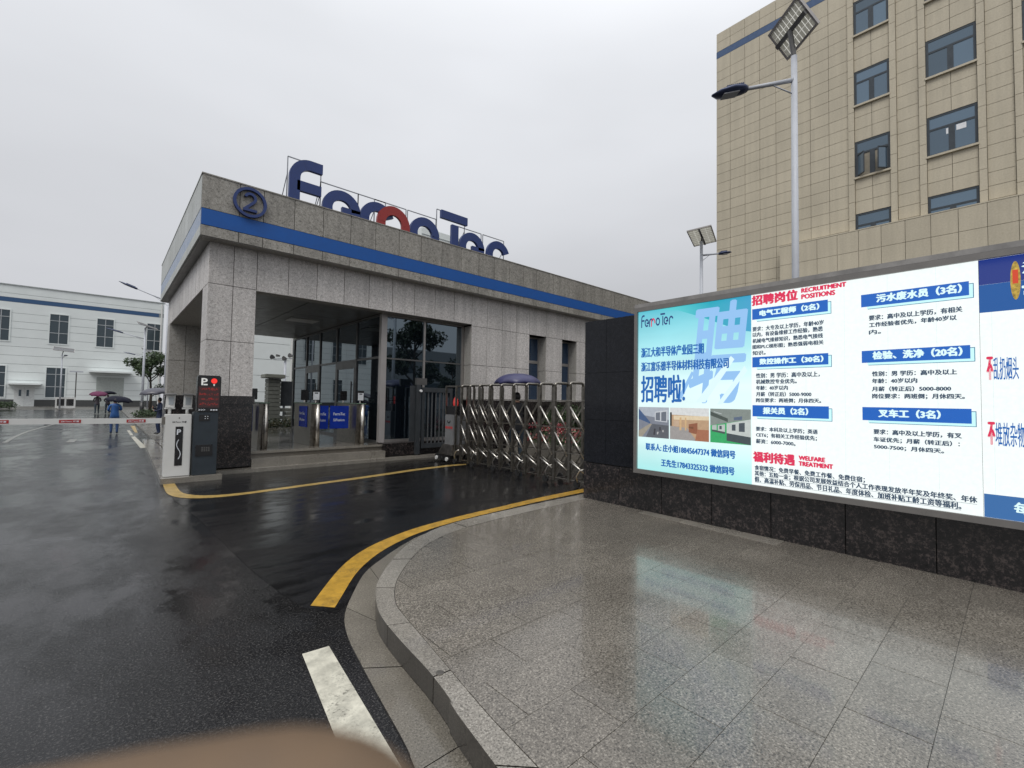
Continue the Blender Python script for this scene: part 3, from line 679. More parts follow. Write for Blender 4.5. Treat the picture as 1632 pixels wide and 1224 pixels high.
# fascia ring (overhang)
FY, FX = 10.73, 1.27
MB().box(FX+.03, 18.0, FY+.03, 19.5, 4.80, 6.0).build('fascia_core', M_JOINT, gh)
FJ = [1.27]+JX[1:]+[18.03]
FJ = [1.27, 1.93, 2.38]+JX[3:-1]+[17.68, 18.03]
for a, b in zip(FJ, FJ[1:]):
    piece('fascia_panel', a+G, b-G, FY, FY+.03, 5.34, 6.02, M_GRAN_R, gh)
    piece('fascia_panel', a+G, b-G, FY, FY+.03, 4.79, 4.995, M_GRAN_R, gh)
M_PALE = granite('skylit_side_fascia', (.28, .29, .27), (.38, .40, .38), (.46, .48, .46), 50, .4, blotch=.05)  # left fascia: open-sky sheen on wet stone put into a paler granite
ys = [FY+.035+.65*k for k in range(14)]; ys[-1] = 19.5
for a, b in zip(ys, ys[1:]):
    piece('fascia_panel', FX, FX+.03, a+G, b-G, 5.34, 6.02, M_PALE, gh); piece('fascia_panel', FX, FX+.03, a+G, b-G, 4.79, 4.995, M_PALE, gh)
M_BLSIDE = plain('grey_blue_side_strip', (.17, .24, .36), .3, var=.08)  # side run of the blue band, greyed in colour for the same sky sheen
piece('blue_strip', FX+.01, 18.0, FY-.004, FY+.03, 5.005, 5.33, M_BLUE, gh)
for a, b in zip(ys, ys[1:]): piece('side_strip', FX+.004, FX+.03, a+G/2, b-G/2, 5.005, 5.33, M_BLSIDE, gh)
piece('coping', FX-.01, 18.04, FY-.012, FY+.25, 6.02, 6.045, M_GRAN_R, gh); piece('coping', FX-.01, FX+.25, FY+.25, 19.5, 6.02, 6.045, M_PALE, gh)
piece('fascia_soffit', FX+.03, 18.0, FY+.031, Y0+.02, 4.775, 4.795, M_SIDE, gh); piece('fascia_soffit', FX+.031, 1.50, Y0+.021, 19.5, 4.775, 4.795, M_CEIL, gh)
# right wall rows and openings
rows = [1.60, 2.67, 3.86]
for a, b in zip(JX[11:-1], JX[12:]):
    if abs(a-10.64) < .01 or abs(a-12.30) < .01: continue
    for z0, z1 in zip(rows, rows[1:]): pan(a, b, z0, z1)
    piece('base_panel', a+G, b-G, Y0-.01, Y0+.03, .12, 1.594, M_DARKG, gh)
for xa, xb in ((10.64, 11.47), (12.30, 13.12)):
    for z0, z1 in zip(rows, rows[1:]):
        piece('jamb', xb-.0, xb+.03, Y0+.031, Y0+.40, z0+G, z1-G, M_SIDE, gh); piece('jamb', xa-.03, xa, Y0+.031, Y0+.40, z0+G, z1-G, M_SIDE, gh)
    piece('base_panel', xa+G, xb-G, Y0-.01, Y0+.03, .12, 1.594, M_DARKG, gh)
    MB().box(xa, xb, Y0+.03, Y0+.4, 1.50, 1.60).build('sill', M_SIDE, gh)
    wn = MB(); yw = 11.40
    wn.box(xa, xa+.05, yw, yw+.06, 1.6, 3.86); wn.box(xb-.05, xb, yw, yw+.06, 1.6, 3.86); wn.box(xa+.05, xb-.05, yw, yw+.06, 1.6, 1.66); wn.box(xa+.05, xb-.05, yw, yw+.06, 3.80, 3.86); wn.box(xa+.05, xb-.05, yw, yw+.06, 2.93, 3.03)
    wo = wn.build('window', M_ALU, gh)
    MB().box(xa+.05, xb-.05, yw+.02, yw+.03, 1.66, 2.93).build('pane', M_GLASSN, wo); MB().box(xa+.05, xb-.05, yw+.02, yw+.03, 3.03, 3.80).build('pane', M_GLASSN, wo)
for z0, z1 in zip(rows, rows[1:]): piece('jamb', 8.20, 8.23, Y0+.031, Y0+.37, z0+G, z1-G, M_SIDE, gh)
# platform and steps
piece('platform', 2.38, 8.22, 11.20, 19.3, .12, .40, M_PAVE, gh)
mb = MB(); mb.prism([(2.38, 10.98, .06), (5.46, 10.98, .06), (5.46, 11.21, .06), (2.38, 11.21, .06)], (0, 0, .19)); mb.build('step', M_KERB, gh)
mb = MB(); mb.box(2.38, 5.48, 11.16, 11.20, .35, .405); mb.build('step_nosing', M_KERB, gh)
mb = MB(); mb.prism([(1.68, 10.93, 0), (1.30, 11.3, 0), (1.30, 19.3, 0), (18, 19.3, 0), (18, 10.9, 0), (8.3, 10.95, 0), (6.6, 10.84, 0), (2.3, 10.80, 0), (1.68, 10.83, 0)], (0, 0, .075)); isl = mb.build('footing_kerb', M_KERB, gh)
# dark ledge under glass
piece('glass_ledge', 5.46, 6.35, 11.02, 11.42, .10, .43, M_DARKG, gh); piece('glass_ledge', 6.36, 8.2, 11.10, 11.42, .10, .43, M_DARKG, gh)
# ceiling over the turnstiles
for k, (a, b) in enumerate(((2.36, 3.63), (3.63, 5.50))):
    for j, (c, d) in enumerate(((11.40, 13.4), (13.4, 15.4), (15.4, 17.4), (17.4, 19.2))):
        piece('ceiling_panel', a+.01, b-.01, c+.01, d-.01, 3.93, 3.95, M_CEIL, gh)
piece('ceiling_light', 3.95, 4.75, 14.1, 14.75, 3.915, 3.929, plain('pale_light_diffuser', (.55, .55, .53), .4), gh)
# front curtain wall
YG = 11.40
cw = MB()
cw.box(5.46, 5.62, YG-.02, YG+.12, .43, 3.9)
cwo = cw.build('corner_post', plain('champagne_post', (.36, .34, .33), .35, .2, var=.03), gh)
fo = MB(); fo.box(6.77, 6.83, YG, YG+.08, .5, 3.84); fo.box(8.10, 8.19, YG, YG+.08, .43, 3.9); fo.box(5.62, 8.10, YG, YG+.08, 3.84, 3.9); fo.box(5.62, 8.10, YG, YG+.08, .43, .50)
f_ = fo.build('front_window', M_ALU, gh)
MB().box(5.62, 8.10, YG+.015, YG+.05, 2.68, 2.72).build('transom', M_GUNM, f_)
for a, b in ((5.62, 6.77), (6.83, 8.10)):
    for z0, z1 in ((.5, 1.55), (1.56, 2.68), (2.72, 3.84)): MB().box(a, b, YG+.03, YG+.04, z0, z1).build('pane', M_GLASS, f_)
# side curtain wall
XG = 5.50
so_ = MB(); my = [11.55, 13.12, 14.67, 16.22, 17.64, 19.15]
for y_ in my[1:]: so_.box(XG, XG+.08, y_-.035, y_+.035, .42, 3.85)
so_.box(XG, XG+.08, 11.52, 19.2, 3.85, 3.92); so_.box(XG+.001, XG+.079, 11.52, 19.2, .40, .46)
s_ = so_.build('side_window', M_GUNM, gh)
for k, (a, b) in enumerate(zip([11.52]+my[1:-1], my[1:])):
    a += .035; b -= .035; tz = 2.73
    MB().box(XG+.01, XG+.07, a, b, tz-.03, tz+.03).build('transom', M_GUNM, s_)
    MB().box(XG+.035, XG+.045, a, b, tz+.03, 3.85).build('pane', M_GLASS, s_)
    if k in (1, 3):     # doors
        d = MB(); d.box(XG+.0, XG+.06, a, a+.09, .46, tz-.031); d.box(XG, XG+.06, b-.09, b, .46, tz-.031); d.box(XG, XG+.06, a+.09, b-.09, 2.5, tz-.031); d.box(XG, XG+.06, a+.09, b-.09, .46, .6)
        MB().box(XG+.025, XG+.035, a+.09, b-.09, .6, 2.5).build('pane', M_GLASS, s_)
        d.build('door_frame', M_GUNM, s_); MB().bar((XG-.04, a+.16, 1.2), (XG-.04, a+.16, 2.1), .03).bar((XG-.04, a+.16, 1.3), (XG+.0, a+.16, 1.3), .02).bar((XG-.04, a+.16, 2.0), (XG+.0, a+.16, 2.0), .02).build('door_handle', M_BLACK, s_)
    else: MB().box(XG+.035, XG+.045, a, b, .46, tz-.03).build('pane', M_GLASS, s_)
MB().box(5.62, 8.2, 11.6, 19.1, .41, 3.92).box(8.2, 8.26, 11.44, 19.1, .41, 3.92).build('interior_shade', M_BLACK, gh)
# dome camera on the side soffit
c = thing('dome_camera', 'small white dome camera under the side lintel beside the rear column', 'camera', (1.9, 14.2, 3.9))
MB().tube([(1.9, 14.2, 3.93), (1.9, 14.2, 3.86)], .09, 14).build('mount', M_WHITE, c)
mb = MB(); mb.tube([(1.9, 14.2, 3.86), (1.9, 14.2, 3.81), (1.9, 14.2, 3.77), (1.9, 14.2, 3.75)], [.085, .08, .05, .01], 14); mb.build('lens_dome', M_BLACK, c, True)
# circled 2
c2 = thing('circled_number_sign', 'navy raised number 2 in a ring on the fascia corner', 'sign', (2.1, 10.7, 5.66))
mb = MB(); ribbon(mb, arc(0, 0, .285, 0, 360, 48)[:-1], .055, (1, 0, 0), (0, 0, 1), (2.11, FY-.07, 5.665), 1, (0, .065, 0), closed=True); mb.build('ring', M_NAVY, c2)
mb = MB(); p2 = arc(0, .085, .095, 165, -15, 12)+[(.07, .02), (-.10, -.155)]
ribbon(mb, p2, .052, (1, 0, 0), (0, 0, 1), (2.11, FY-.07, 5.665), 1, (0, .065, 0)); ribbon(mb, [(-.125, -.165), (.13, -.165)], .052, (1, 0, 0), (0, 0, 1), (2.11, FY-.072, 5.665), 1, (0, .067, 0)); mb.build('numeral', M_NAVY, c2)
# roof letters
names = [('F', 'tall navy letter F at the left end of the roof lettering'), ('e', 'round navy letter e beside the tall F on the roof'), ('r', 'navy arched letter r partly behind the red arch'), ('r', 'red arched letter r in the middle of the roof lettering'),
         ('o', 'round navy letter o between the red arch and the T'), ('T', 'tall navy letter T with a split crossbar and stem'), ('e', 'navy letter e under the crossbar side of the T'), ('c', 'navy arched letter c at the right end of the roof lettering')]
YL = 11.55; X00 = 3.085; SC = .985; Z00 = 5.96
ext = [(0, .80, 1.52), (.80, 1.80, 1.15), (1.80, 2.60, 1.15), (2.27, 3.25, 1.15), (3.30, 4.28, 1.15), (4.30, 5.36, 1.48), (5.05, 6.05, 1.15), (6.12, 7.05, 1.15)]
for k, ((strokes, mi), (nm, lb), (xa, xb, hh)) in enumerate(zip(LL, names, ext)):
    t_ = thing('roof_letter', lb, 'letter', (X00+SC*(xa+xb)/2, YL, Z00), 'letters standing on the gatehouse roof')
    mb = MB(); yo = -.06 if k == 3 else 0
    for st in strokes: ribbon(mb, st, w, (1, 0, 0), (0, 0, 1), (X00, YL+yo, Z00), SC, (0, .10 if k != 3 else .08, 0))
    mb.build('face', M_RED if mi else M_NAVY, t_)
    q = MB(); x0, x1 = X00+SC*xa, X00+SC*xb; zt = Z00+SC*hh; yf = YL+.20
    for x in (x0, x1): q.bar((x, yf, Z00), (x, yf, zt), .022); q.bar((x, yf, zt*.72+Z00*.28), (x-.05, yf+.7, Z00), .016)
    q.bar((x0, yf, zt), (x1, yf, zt), .022); q.bar((x0, yf, Z00+.45), (x1, yf, Z00+.45), .018); q.bar((x0, yf, Z00+.02), (x1, yf, Z00+.02), .022)
    q.build('support_frame', plain('grey_frame_tube', (.30, .31, .33), .4, .5), t_)
ac = thing('rooftop_unit', 'pale box unit on the gatehouse roof behind the T', 'air conditioner', (9.1, 14.3, 6.0))
MB().box(7.9, 9.55, 13.6, 14.9, 6.1, 7.55).build('casing', M_FACT, ac, bevel=.02)
q = MB()
for z in (6.5, 6.9, 7.3): q.box(7.89, 9.56, 13.585, 13.6, z, z+.02)
q.build('casing_rib', M_FJOINT, ac)
q = MB()
for x in (8.0, 9.4): q.box(x, x+.1, 13.7, 14.8, 6.0, 6.1)
q.build('feet', M_STEELD, ac)

# ================================================================== TURNSTILES
def turnstile(x0, x1, label, screens):
    t = thing('turnstile', label, 'turnstile', ((x0+x1)/2, 12.2, .4), 'steel turnstile cabinets under the gatehouse canopy')
    ya, yb = 11.62, 13.0
    b = MB(); b.hexa([(x0+.02, ya+.10, .402), (x1-.02, ya+.10, .402), (x1-.02, yb, .402), (x0+.02, yb, .402), (x0+.02, ya+.02, 1.44), (x1-.02, ya+.02, 1.44), (x1-.02, yb, 1.44), (x0+.02, yb, 1.44)])
    b.build('cabinet', M_STEELD, t)
    MB().box(x0, x1, ya-.02, yb+.02, 1.441, 1.47).build('top_plate', M_BLACK, t, bevel=.006)
    MB().box(x0-.002, x1+.002, ya-.022, yb+.022, 1.455, 1.462).build('light_edge', plain('green_edge', (.35, .55, .38), .3), t)
    xm = x0+(x1-x0)*.68
    MB().tube([(xm, ya+.01, .401), (xm, ya+.01, 1.44)], .055, 16).build('front_post', M_STEEL, t, True)
    for (dy, kind) in screens:
        y_ = ya+dy; xs = (x0+x1)/2+(.0 if kind == 'white' else -.04)
        s = MB(); s.tube([(xs, y_+.03, 1.47), (xs, y_+.03, 1.53)], .02, 8)
        d = s.build('reader_stem', M_STEEL, t)
        MB().box(xs-.095, xs+.095, y_, y_+.03, 1.53, 1.80).build('face_reader', M_BLACK, t, bevel=.008)
        if kind == 'white': MB().box(xs-.075, xs+.075, y_-.006, y_, 1.545, 1.74).build('reader_screen', plain('pale_reader_front', (.6, .62, .64), .3), t)
        if kind == 'white': MB().box(xs-.04, xs+.04, y_-.010, y_-.0065, 1.70, 1.725).build('reader_lens', M_BLACK, t)
    return t
turnstile(2.62, 2.85, 'steel turnstile cabinet nearest the granite column', [(.9, 'black')])
turnstile(3.78, 4.02, 'middle steel turnstile cabinet with black and white readers', [(.02, 'white'), (.75, 'black')])
turnstile(4.93, 5.18, 'steel turnstile cabinet beside the glass guard room', [(.05, 'white'), (1.1, 'black')])
M_FLAP = plain('blue_flap_acrylic', (.008, .035, .33), .15, var=.1)
def flap(x0, x1, y, z0, z1, label, hinge):
    t = thing('turnstile_flap', label, 'barrier flap', ((x0+x1)/2, y, z0), 'blue turnstile flaps')
    MB().box(x0, x1, y, y+.012, z0, z1).build('panel', M_FLAP, t, bevel=.004)
    MB().bar((hinge, y+.006, z0-.02), (hinge, y+.006, z1+.02), .025).build('hinge_bar', M_STEEL, t)
    ww = x1-x0
    lettering('lettering', 'FerroTec', t, (x0+ww*.18, y-.002, z0+(z1-z0)*.58), (1, 0, 0), (0, 0, 1), ww*.62, .075, emit('flap_print', (.5, .55, .62), .35) if False else plain('white_print', (.65, .68, .72), .4), .02)
    lettering('lettering', 'SiFusion', t, (x0+ww*.18, y-.002, z0+(z1-z0)*.32), (1, 0, 0), (0, 0, 1), ww*.60, .07, plain('white_print', (.65, .68, .72), .4), .02)
flap(4.40, 4.90, 12.05, .79, 1.39, 'blue flap with white lettering nearest the guard room', 4.915)
flap(4.05, 4.36, 12.05, .79, 1.39, 'narrow blue flap half hidden by the middle turnstile cabinet', 4.035)
flap(2.90, 3.22, 12.05, .79, 1.39, 'blue flap standing beside the column end turnstile cabinet', 2.885) if False else None
t = thing('turnstile_flap', 'blue flap behind the column at the left edge of the passage', 'barrier flap', (2.5, 12.05, .8), 'blue turnstile flaps')
MB().box(2.42, 2.60, 12.05, 12.062, .79, 1.39).build('panel', M_FLAP, t)
for z in (.42, 1.28): MB().tube([(2.40, 11.82, z+.05), (2.50, 11.82, z+.05)], .018, 10).build('standoff', M_STEEL, t)
# blue panel on the side of the middle cabinet
pl = thing('cabinet_placard', 'blue placard with white lettering on the middle turnstile side', 'sign', (3.77, 12.2, 1.1))
MB().box(3.782, 3.795, 11.95, 12.55, .85, 1.38).build('placard', M_FLAP, pl)
lettering('lettering', 'FerroTec', pl, (3.779, 12.5, 1.16), (0, -1, 0), (0, 0, 1), .4, .07, plain('white_print', (.65, .68, .72), .4), .02); lettering('lettering', 'SiFusion', pl, (3.779, 12.5, 1.0), (0, -1, 0), (0, 0, 1), .4, .07, plain('white_print', (.65, .68, .72), .4), .02)

# ================================================================== BARRIER, PAY STATION
isl = MB(); isl.prism([(.78, 10.22, 0), (1.72, 10.22, 0), (1.72, 10.86, 0), (1.25, 11.1, 0), (1.25, 19.5, 0), (.98, 19.5, 0), (.80, 10.9, 0)], (0, 0, .10))
structure('traffic_island', isl, M_KERB, 'raised stone island under the barrier cabinet')
bc = thing('barrier_cabinet', 'white parking barrier cabinet with black P panel', 'barrier', (1.02, 10.5, .1))
MB().box(.83, 1.225, 10.40, 10.66, .102, 1.245).build('cabinet', M_WHITE, bc, bevel=.008)
MB().box(.985, 1.10, 10.394, 10.3995, .30, 1.02).build('front_panel', M_BLACK, bc)
lettering('lettering', 'P', bc, (1.005, 10.391, .87), (1, 0, 0), (0, 0, 1), .065, .10, plain('white_print', (.65, .68, .72), .4), .03)
mb = MB(); ribbon(mb, [(.03*math.sin(t*2*PI/20*1.0)*-1, .36-.018*t) for t in range(21)], .012, (1, 0, 0), (0, 0, 1), (1.04, 10.391, .42), 1, (0, .002, 0)); mb.build('wave_mark', plain('white_print', (.65, .68, .72), .4), bc)
lettering('lettering', 'ZKTeco 熵基', bc, (.93, 10.3965, 1.09), (1, 0, 0), (0, 0, 1), .22, .032, M_BLACK, .02)
MB().tube([(1.035, 10.399, 1.18), (1.035, 10.394, 1.18)], .01, 10).build('keyhole', M_BLACK, bc)
arm = thing('boom_barrier', 'long white barrier arm lowered across the road with red stickers', 'barrier arm', (.82, 10.47, 1.12))
MB().hexa([(-7.5, 10.33, 1.155), (.80, 10.44, 1.085), (.80, 10.48, 1.085), (-7.5, 10.37, 1.155), (-7.5, 10.33, 1.245), (.80, 10.44, 1.175), (.80, 10.48, 1.175), (-7.5, 10.37, 1.245)]).build('boom', M_WHITE, arm)
MB().box(.78, .83, 10.42, 10.52, 1.06, 1.20).build('arm_clamp', M_STEELD, arm)
for xs in (.42, -.42, -1.23):
    yy = 10.44+(xs-.8)*.11/8.3; zz = 1.085-(xs-.8)*.07/8.3
    MB().hexa([(xs-.13, yy-.004, zz+.018), (xs+.13, yy-.002, zz+.018), (xs+.13, yy+.0, zz+.018), (xs-.13, yy-.001, zz+.018), (xs-.13, yy-.004, zz+.072), (xs+.13, yy-.002, zz+.072), (xs+.13, yy+.0, zz+.072), (xs-.13, yy-.001, zz+.072)]).build('red_sticker', plain('red_sticker', (.36, .02, .02), .4), arm)
    lettering('lettering', 'ZKTeco 熵基', arm, (xs-.11, yy-.007, zz+.030), (1, 0.0133, 0), (0, 0, 1), .22, .03, plain('white_print', (.65, .68, .72), .4), .02)
def plate_cam(x, label, tilt):
    t = thing('plate_camera', label, 'camera', (x, 10.6, 1.245), 'cameras on the barrier cabinet')
    MB().tube([(x, 10.6, 1.246), (x, 10.6, 1.42)], .026, 12).build('stem', M_WHITE, t, True)
    y_ = 10.56
    MB().hexa([(x-.065, y_, 1.37), (x+.065, y_-tilt, 1.37), (x+.065, y_+.06-tilt, 1.37), (x-.065, y_+.06, 1.37), (x-.055, y_-.02, 1.60), (x+.075, y_-.02-tilt, 1.60), (x+.075, y_+.05-tilt, 1.60), (x-.055, y_+.05, 1.60)]).build('housing', M_WHITE, t)
    MB().hexa([(x-.035, y_-.012, 1.42), (x+.045, y_-.012-tilt, 1.42), (x+.045, y_-.004-tilt, 1.42), (x-.035, y_-.004, 1.42), (x-.03, y_-.026, 1.56), (x+.05, y_-.026-tilt, 1.56), (x+.05, y_-.018-tilt, 1.56), (x-.03, y_-.018, 1.56)]).build('window', plain('grey_screen', (.33, .36, .38), .15), t)
    MB().hexa([(x-.085, y_-.09, 1.605), (x+.085, y_-.09-tilt, 1.605), (x+.085, y_+.08-tilt, 1.625), (x-.085, y_+.08, 1.625), (x-.085, y_-.09, 1.617), (x+.085, y_-.09-tilt, 1.617), (x+.085, y_+.08-tilt, 1.637), (x-.085, y_+.08, 1.637)]).build('visor', M_GUNM, t)
    MB().box(x-.08, x+.08, 10.57, 10.64, 1.34, 1.365).build('bracket', M_WHITE, t)
plate_cam(.90, 'white camera turned sideways on the left of the barrier cabinet', .05)
plate_cam(1.17, 'white camera facing front on the right of the barrier cabinet', .0)
ps = thing('parking_terminal', 'dark parking terminal with red disc display beside the barrier', 'parking terminal', (1.46, 10.5, .1))
MB().box(1.25, 1.64, 10.33, 10.62, .102, 1.29).build('lower_cabinet', M_DKCAB, ps, bevel=.008)
MB().box(1.285, 1.665, 10.31, 10.52, 1.292, 1.99).build('display_housing', M_BLACK, ps, bevel=.02)
PF = 10.307
WP = plain('white_print', (.65, .68, .72), .4)
lettering('lettering', 'P', ps, (1.34, PF, 1.80), (1, 0, 0), (0, 0, 1), .10, .135, emit('display_white', (.75, .75, .72), .8), .02)
MB().box(1.375, 1.44, PF-.001, PF, 1.80, 1.825).build('display_mark', emit('display_white', (.75, .75, .72), .8), ps)
mb = MB(); mb.face([(1.545+.05*math.cos(a*PI/12), PF-.001, 1.885+.05*math.sin(a*PI/12)) for a in range(24)]); mb.build('red_disc', emit('display_red', (1, .03, .02), 1.0), ps)
mb = MB(); mb.face([(1.545, PF-.001, 1.83), (1.525, PF-.001, 1.808), (1.565, PF-.001, 1.808)]); mb.box(1.537, 1.553, PF-.001, PF, 1.79, 1.81); mb.build('arrow_mark', emit('display_white', (.75, .75, .72), .8), ps)
mb = MB()
for r_ in range(4):
    for k in range(34):
        z = 1.72-r_*.095+random.uniform(-.018, .018); x = 1.31+random.random()*.30
        mb.box(x, x+random.uniform(.008, .03), PF-.001, PF, z, z+random.choice((.006, .006, .02)))
mb.build('dot_matrix_text', emit('display_dim_red', (.20, .012, .010), 1), ps); ps.children[-1]['kind'] = 'stuff'
MB().box(1.30, 1.64, PF-.0002, PF+.001, 1.375, 1.775).build('display_field', emit('display_red_haze', (.022, .003, .003), 1), ps)
lettering('lettering', '>>>', ps, (1.31, PF, 1.315), (1, 0, 0), (0, 0, 1), .11, .035, WP, .02)
for k in range(3): MB().box(1.50+.042*k, 1.53+.042*k, PF-.001, PF, 1.318, 1.342).build('indicator', WP, ps)
MB().box(1.33, 1.50, 10.322, 10.329, 1.12, 1.24).build('scanner_window', M_BLACK, ps)
mb = MB()
for a in (1.42, 1.46):
    for z in (1.16, 1.20): mb.box(a, a+.014, 10.319, 10.3215, z, z+.014)
mb.build('scanner_lights', WP, ps)
MB().box(1.29, 1.56, 10.318, 10.329, .46, .67).build('keypad_recess', M_BLACK, ps)
for a in range(4):
    for b in range(3): MB().box(1.385+.035*a, 1.41+.035*a, 10.314, 10.3175, .545+.03*b, .567+.03*b).build('key', M_GUNM, ps)

# ================================================================== FOLDING GATE
fg = thing('folding_gate', 'stainless steel folding gate half drawn across the entrance', 'gate', (6.8, 7.3, 0))
XA, XB = 6.60, 6.99; ypos = [4.47, 4.88, 5.29, 5.70, 6.09, 6.50, 6.91, 7.32, 7.73, 8.13, 8.52, 8.90, 9.24]
for k, y_ in enumerate(ypos):
    a = MB(); a.box(XA-.024, XA+.024, y_-.03, y_+.03, .07, 1.90); a.box(XB-.024, XB+.024, y_-.03, y_+.03, .07, 1.90)
    a.build('post', M_STEELD, fg, bevel=.004)
    t_ = MB(); t_.tube([(XA, y_, 1.90), (XA+.01, y_, 1.945), (XA+.05, y_, 1.965), (XB-.05, y_, 1.965), (XB-.01, y_, 1.945), (XB, y_, 1.90)], .027, 8); t_.build('top_hoop', M_STEELD, fg, True)
    r_ = MB()
    for z in (.10, .62, 1.10, 1.62): r_.box(XA+.022, XB-.022, y_-.008, y_+.008, z-.008, z+.008)
    r_.build('cross_rod', M_STEELD, fg)
    if k % 2 == 0:
        w_ = MB(); w_.tube([(XA-.05, y_+.2, .075), (XA-.01, y_+.2, .075)], .07, 12); w_.tube([(XB, y_+.2, .075), (XB+.04, y_+.2, .075)], .07, 12)
        w_.build('wheel', M_RUB, fg); q = MB(); q.tube([(XA-.06, y_+.16, .10), (XA-.065, y_+.18, .22), (XA-.05, y_+.12, .33), (XA-.02, y_+.04, .36)], .012, 6); q.build('wheel_guard', M_STEEL, fg, True)
for a, b in zip(ypos, ypos[1:]):
    for k, (xx, mt) in enumerate(((XA-.03, M_STEEL), (XB-.03, M_STEELD))):
        fl = MB()
        for z0, z1 in ((1.06, 1.50), (.56, 1.0), (.30, .48)):
            fl.tube([(xx, b-.03, z1), (xx, a+.03, z0)], .018, 8)
        fl.build('diagonal_bar', mt, fg, True)
        fl = MB()
        for z0, z1 in ((1.12, 1.62), (.62, 1.10), (.12, .60)):
            fl.bar((xx+.045, a+.02, z1), (xx+.045, b-.02, z0), .008, .03)
        fl.build('diagonal_flat', M_STEELD, fg)
    h = MB()
    for z in (1.62, 1.10, .62): h.tube([(XA-.02, a, z), (XA-.02, b, z)], .009, 6)
    h.tube([(XA, a+.01, .12), (XA, b-.01, .12)], .009, 6); h.build('hinge_rod', M_STEELD, fg)
hd = thing('gate_motor_head', 'grey drive head with red lamp leading the folding gate', 'gate motor', (6.75, 9.75, 0))
hp = MB(); hp.box(6.60, 6.64, 9.48, 9.52, .1, 1.93); hp.box(6.95, 6.99, 9.48, 9.52, .1, 1.93); hp.box(6.60, 6.64, 9.93, 9.97, 1.22, 1.93); hp.box(6.60, 6.99, 9.48, 9.97, 1.93, 1.965); hp.build('hoop_frame', M_STEELD, hd)
MB().box(6.58, 7.0, 9.55, 9.93, .45, 1.22).build('cabinet', plain('grey_drive_cabinet', (.20, .205, .21), .35, .2), hd, bevel=.01)
MB().hexa([(6.50, 9.5, .20), (7.05, 9.5, .20), (7.05, 10.12, .20), (6.50, 10.12, .20), (6.56, 9.55, .46), (7.0, 9.55, .46), (7.0, 9.98, .46), (6.56, 9.98, .46)]).build('skirt', M_STEELD, hd)
MB().box(6.48, 7.05, 9.55, 10.2, .08, .19).build('bumper', M_BLACK, hd)
for y_ in (9.65, 9.9, 10.12): MB().tube([(6.45, y_, .1), (6.48, y_, .1)], .05, 14).build('wheel', M_WHITE if y_ != 9.9 else M_RUB, hd)
mb = MB(); mb.tube([(6.78, 9.75, 1.45), (6.78, 9.75, 1.52), (6.78, 9.75, 1.62), (6.78, 9.75, 1.68)], [.06, .07, .055, .02], 14); mb.build('warning_lamp', emit('red_warning_lamp', (.55, .04, .035), .7), hd, True)
MB().box(6.62, 6.98, 9.53, 9.95, 1.225, 1.44).build('lamp_base', M_BLACK, hd)
mb = MB(); ribbon(mb, arc(0, 0, .06, 180, 360, 10), .03, (0, -1, 0), (0, 0, 1), (6.577, 9.75, 1.07), 1, (.002, 0, 0)); mb.build('emblem', M_BLACK, hd)
mb = MB()
for k in range(4): mb.box(6.576, 6.579, 9.58+.085*k, 9.64+.085*k, .86, .92)
mb.build('warning_text', plain('red_print', (.45, .03, .03), .5), hd)

# pedestrian gate
pg = thing('pedestrian_gate', 'dark grey steel bar gate in front of the guard room glass', 'gate', (6.9, 11.0, .1))
YP = 10.98
MB().box(6.50, 6.58, YP-.03, YP+.03, .26, 1.93).box(7.42, 7.50, YP-.03, YP+.03, .26, 1.93).box(6.58, 7.42, YP-.029, YP+.029, 1.80, 1.93).box(6.58, 7.42, YP-.029, YP+.029, .26, .38).build('frame', M_GATE, pg)
for k in range(6): MB().box(6.69+.125*k, 6.72+.125*k, YP-.015, YP+.015, .38, 1.80).build('bar', plain('gate_bar_grey', (.10, .105, .11), .35, .3), pg)
MB().box(6.32, 6.44, YP-.05, YP+.05, .10, 2.0).build('hinge_post', M_GATE, pg)
MB().box(6.16, 6.31, YP+.02, YP+.06, .45, 1.97).build('side_leaf', M_GATE, pg)
MB().box(6.30, 6.63, YP-.04, YP+.04, 2.0, 2.18).build('closer_box', M_GUNM, pg)
MB().tube([(6.42, YP-.06, 1.83), (6.42, YP-.11, 1.83)], .035, 12).build('button_lamp', plain('white_button', (.75, .75, .75), .3), pg)

# ================================================================== FLOWERS, PLANTING
def leafcloud(name, regions, n, size, mats, parent=None, label=None, cat=None, kind=None):
    mb = MB()
    for _ in range(n):
        c, r_ = random.choice(regions); c = Vector(c)
        while True:
            d = Vector([random.uniform(-1, 1) for _ in range(3)])
            if d.length <= 1: break
        d = d*(.55+.45*random.random())/max(.3, d.length)**.3
        p = c+Vector((d.x*r_[0], d.y*r_[1], d.z*r_[2])); s = size*random.uniform(.5, 1.3)
        a = Vector([random.gauss(0, 1) for _ in range(3)]).normalized(); b = a.orthogonal().normalized()
        b = (b*math.cos(1)+a.cross(b)*random.uniform(-1, 1)).normalized()
        q = a*s; e = b*s*.45
        mb.face([p-q*.5, p+e*.5, p+q*.5, p-e*.5], random.randrange(len(mats)) if random.random() < .85 else 0)
    o = mb.build(name, mats, parent)
    if label: tag(o, label, cat, None, kind)
    return o
fb = thing('flower_bed', 'crimson flower bed in a low stone border behind the folding gate', 'flower bed', (10.2, 8.8, 0))
mb = MB(); mb.box(9.3, 12.6, 7.0, 10.6, 0, .38); mb.build('border', M_KERB, fb)
leafcloud('leaves', [((9.6+.5*i, 7.4+.6*j, .50), (.5, .5, .30)) for i in range(6) for j in range(5)], 5000, .11, [M_LEAFD, M_LEAF], fb)['kind'] = 'stuff'
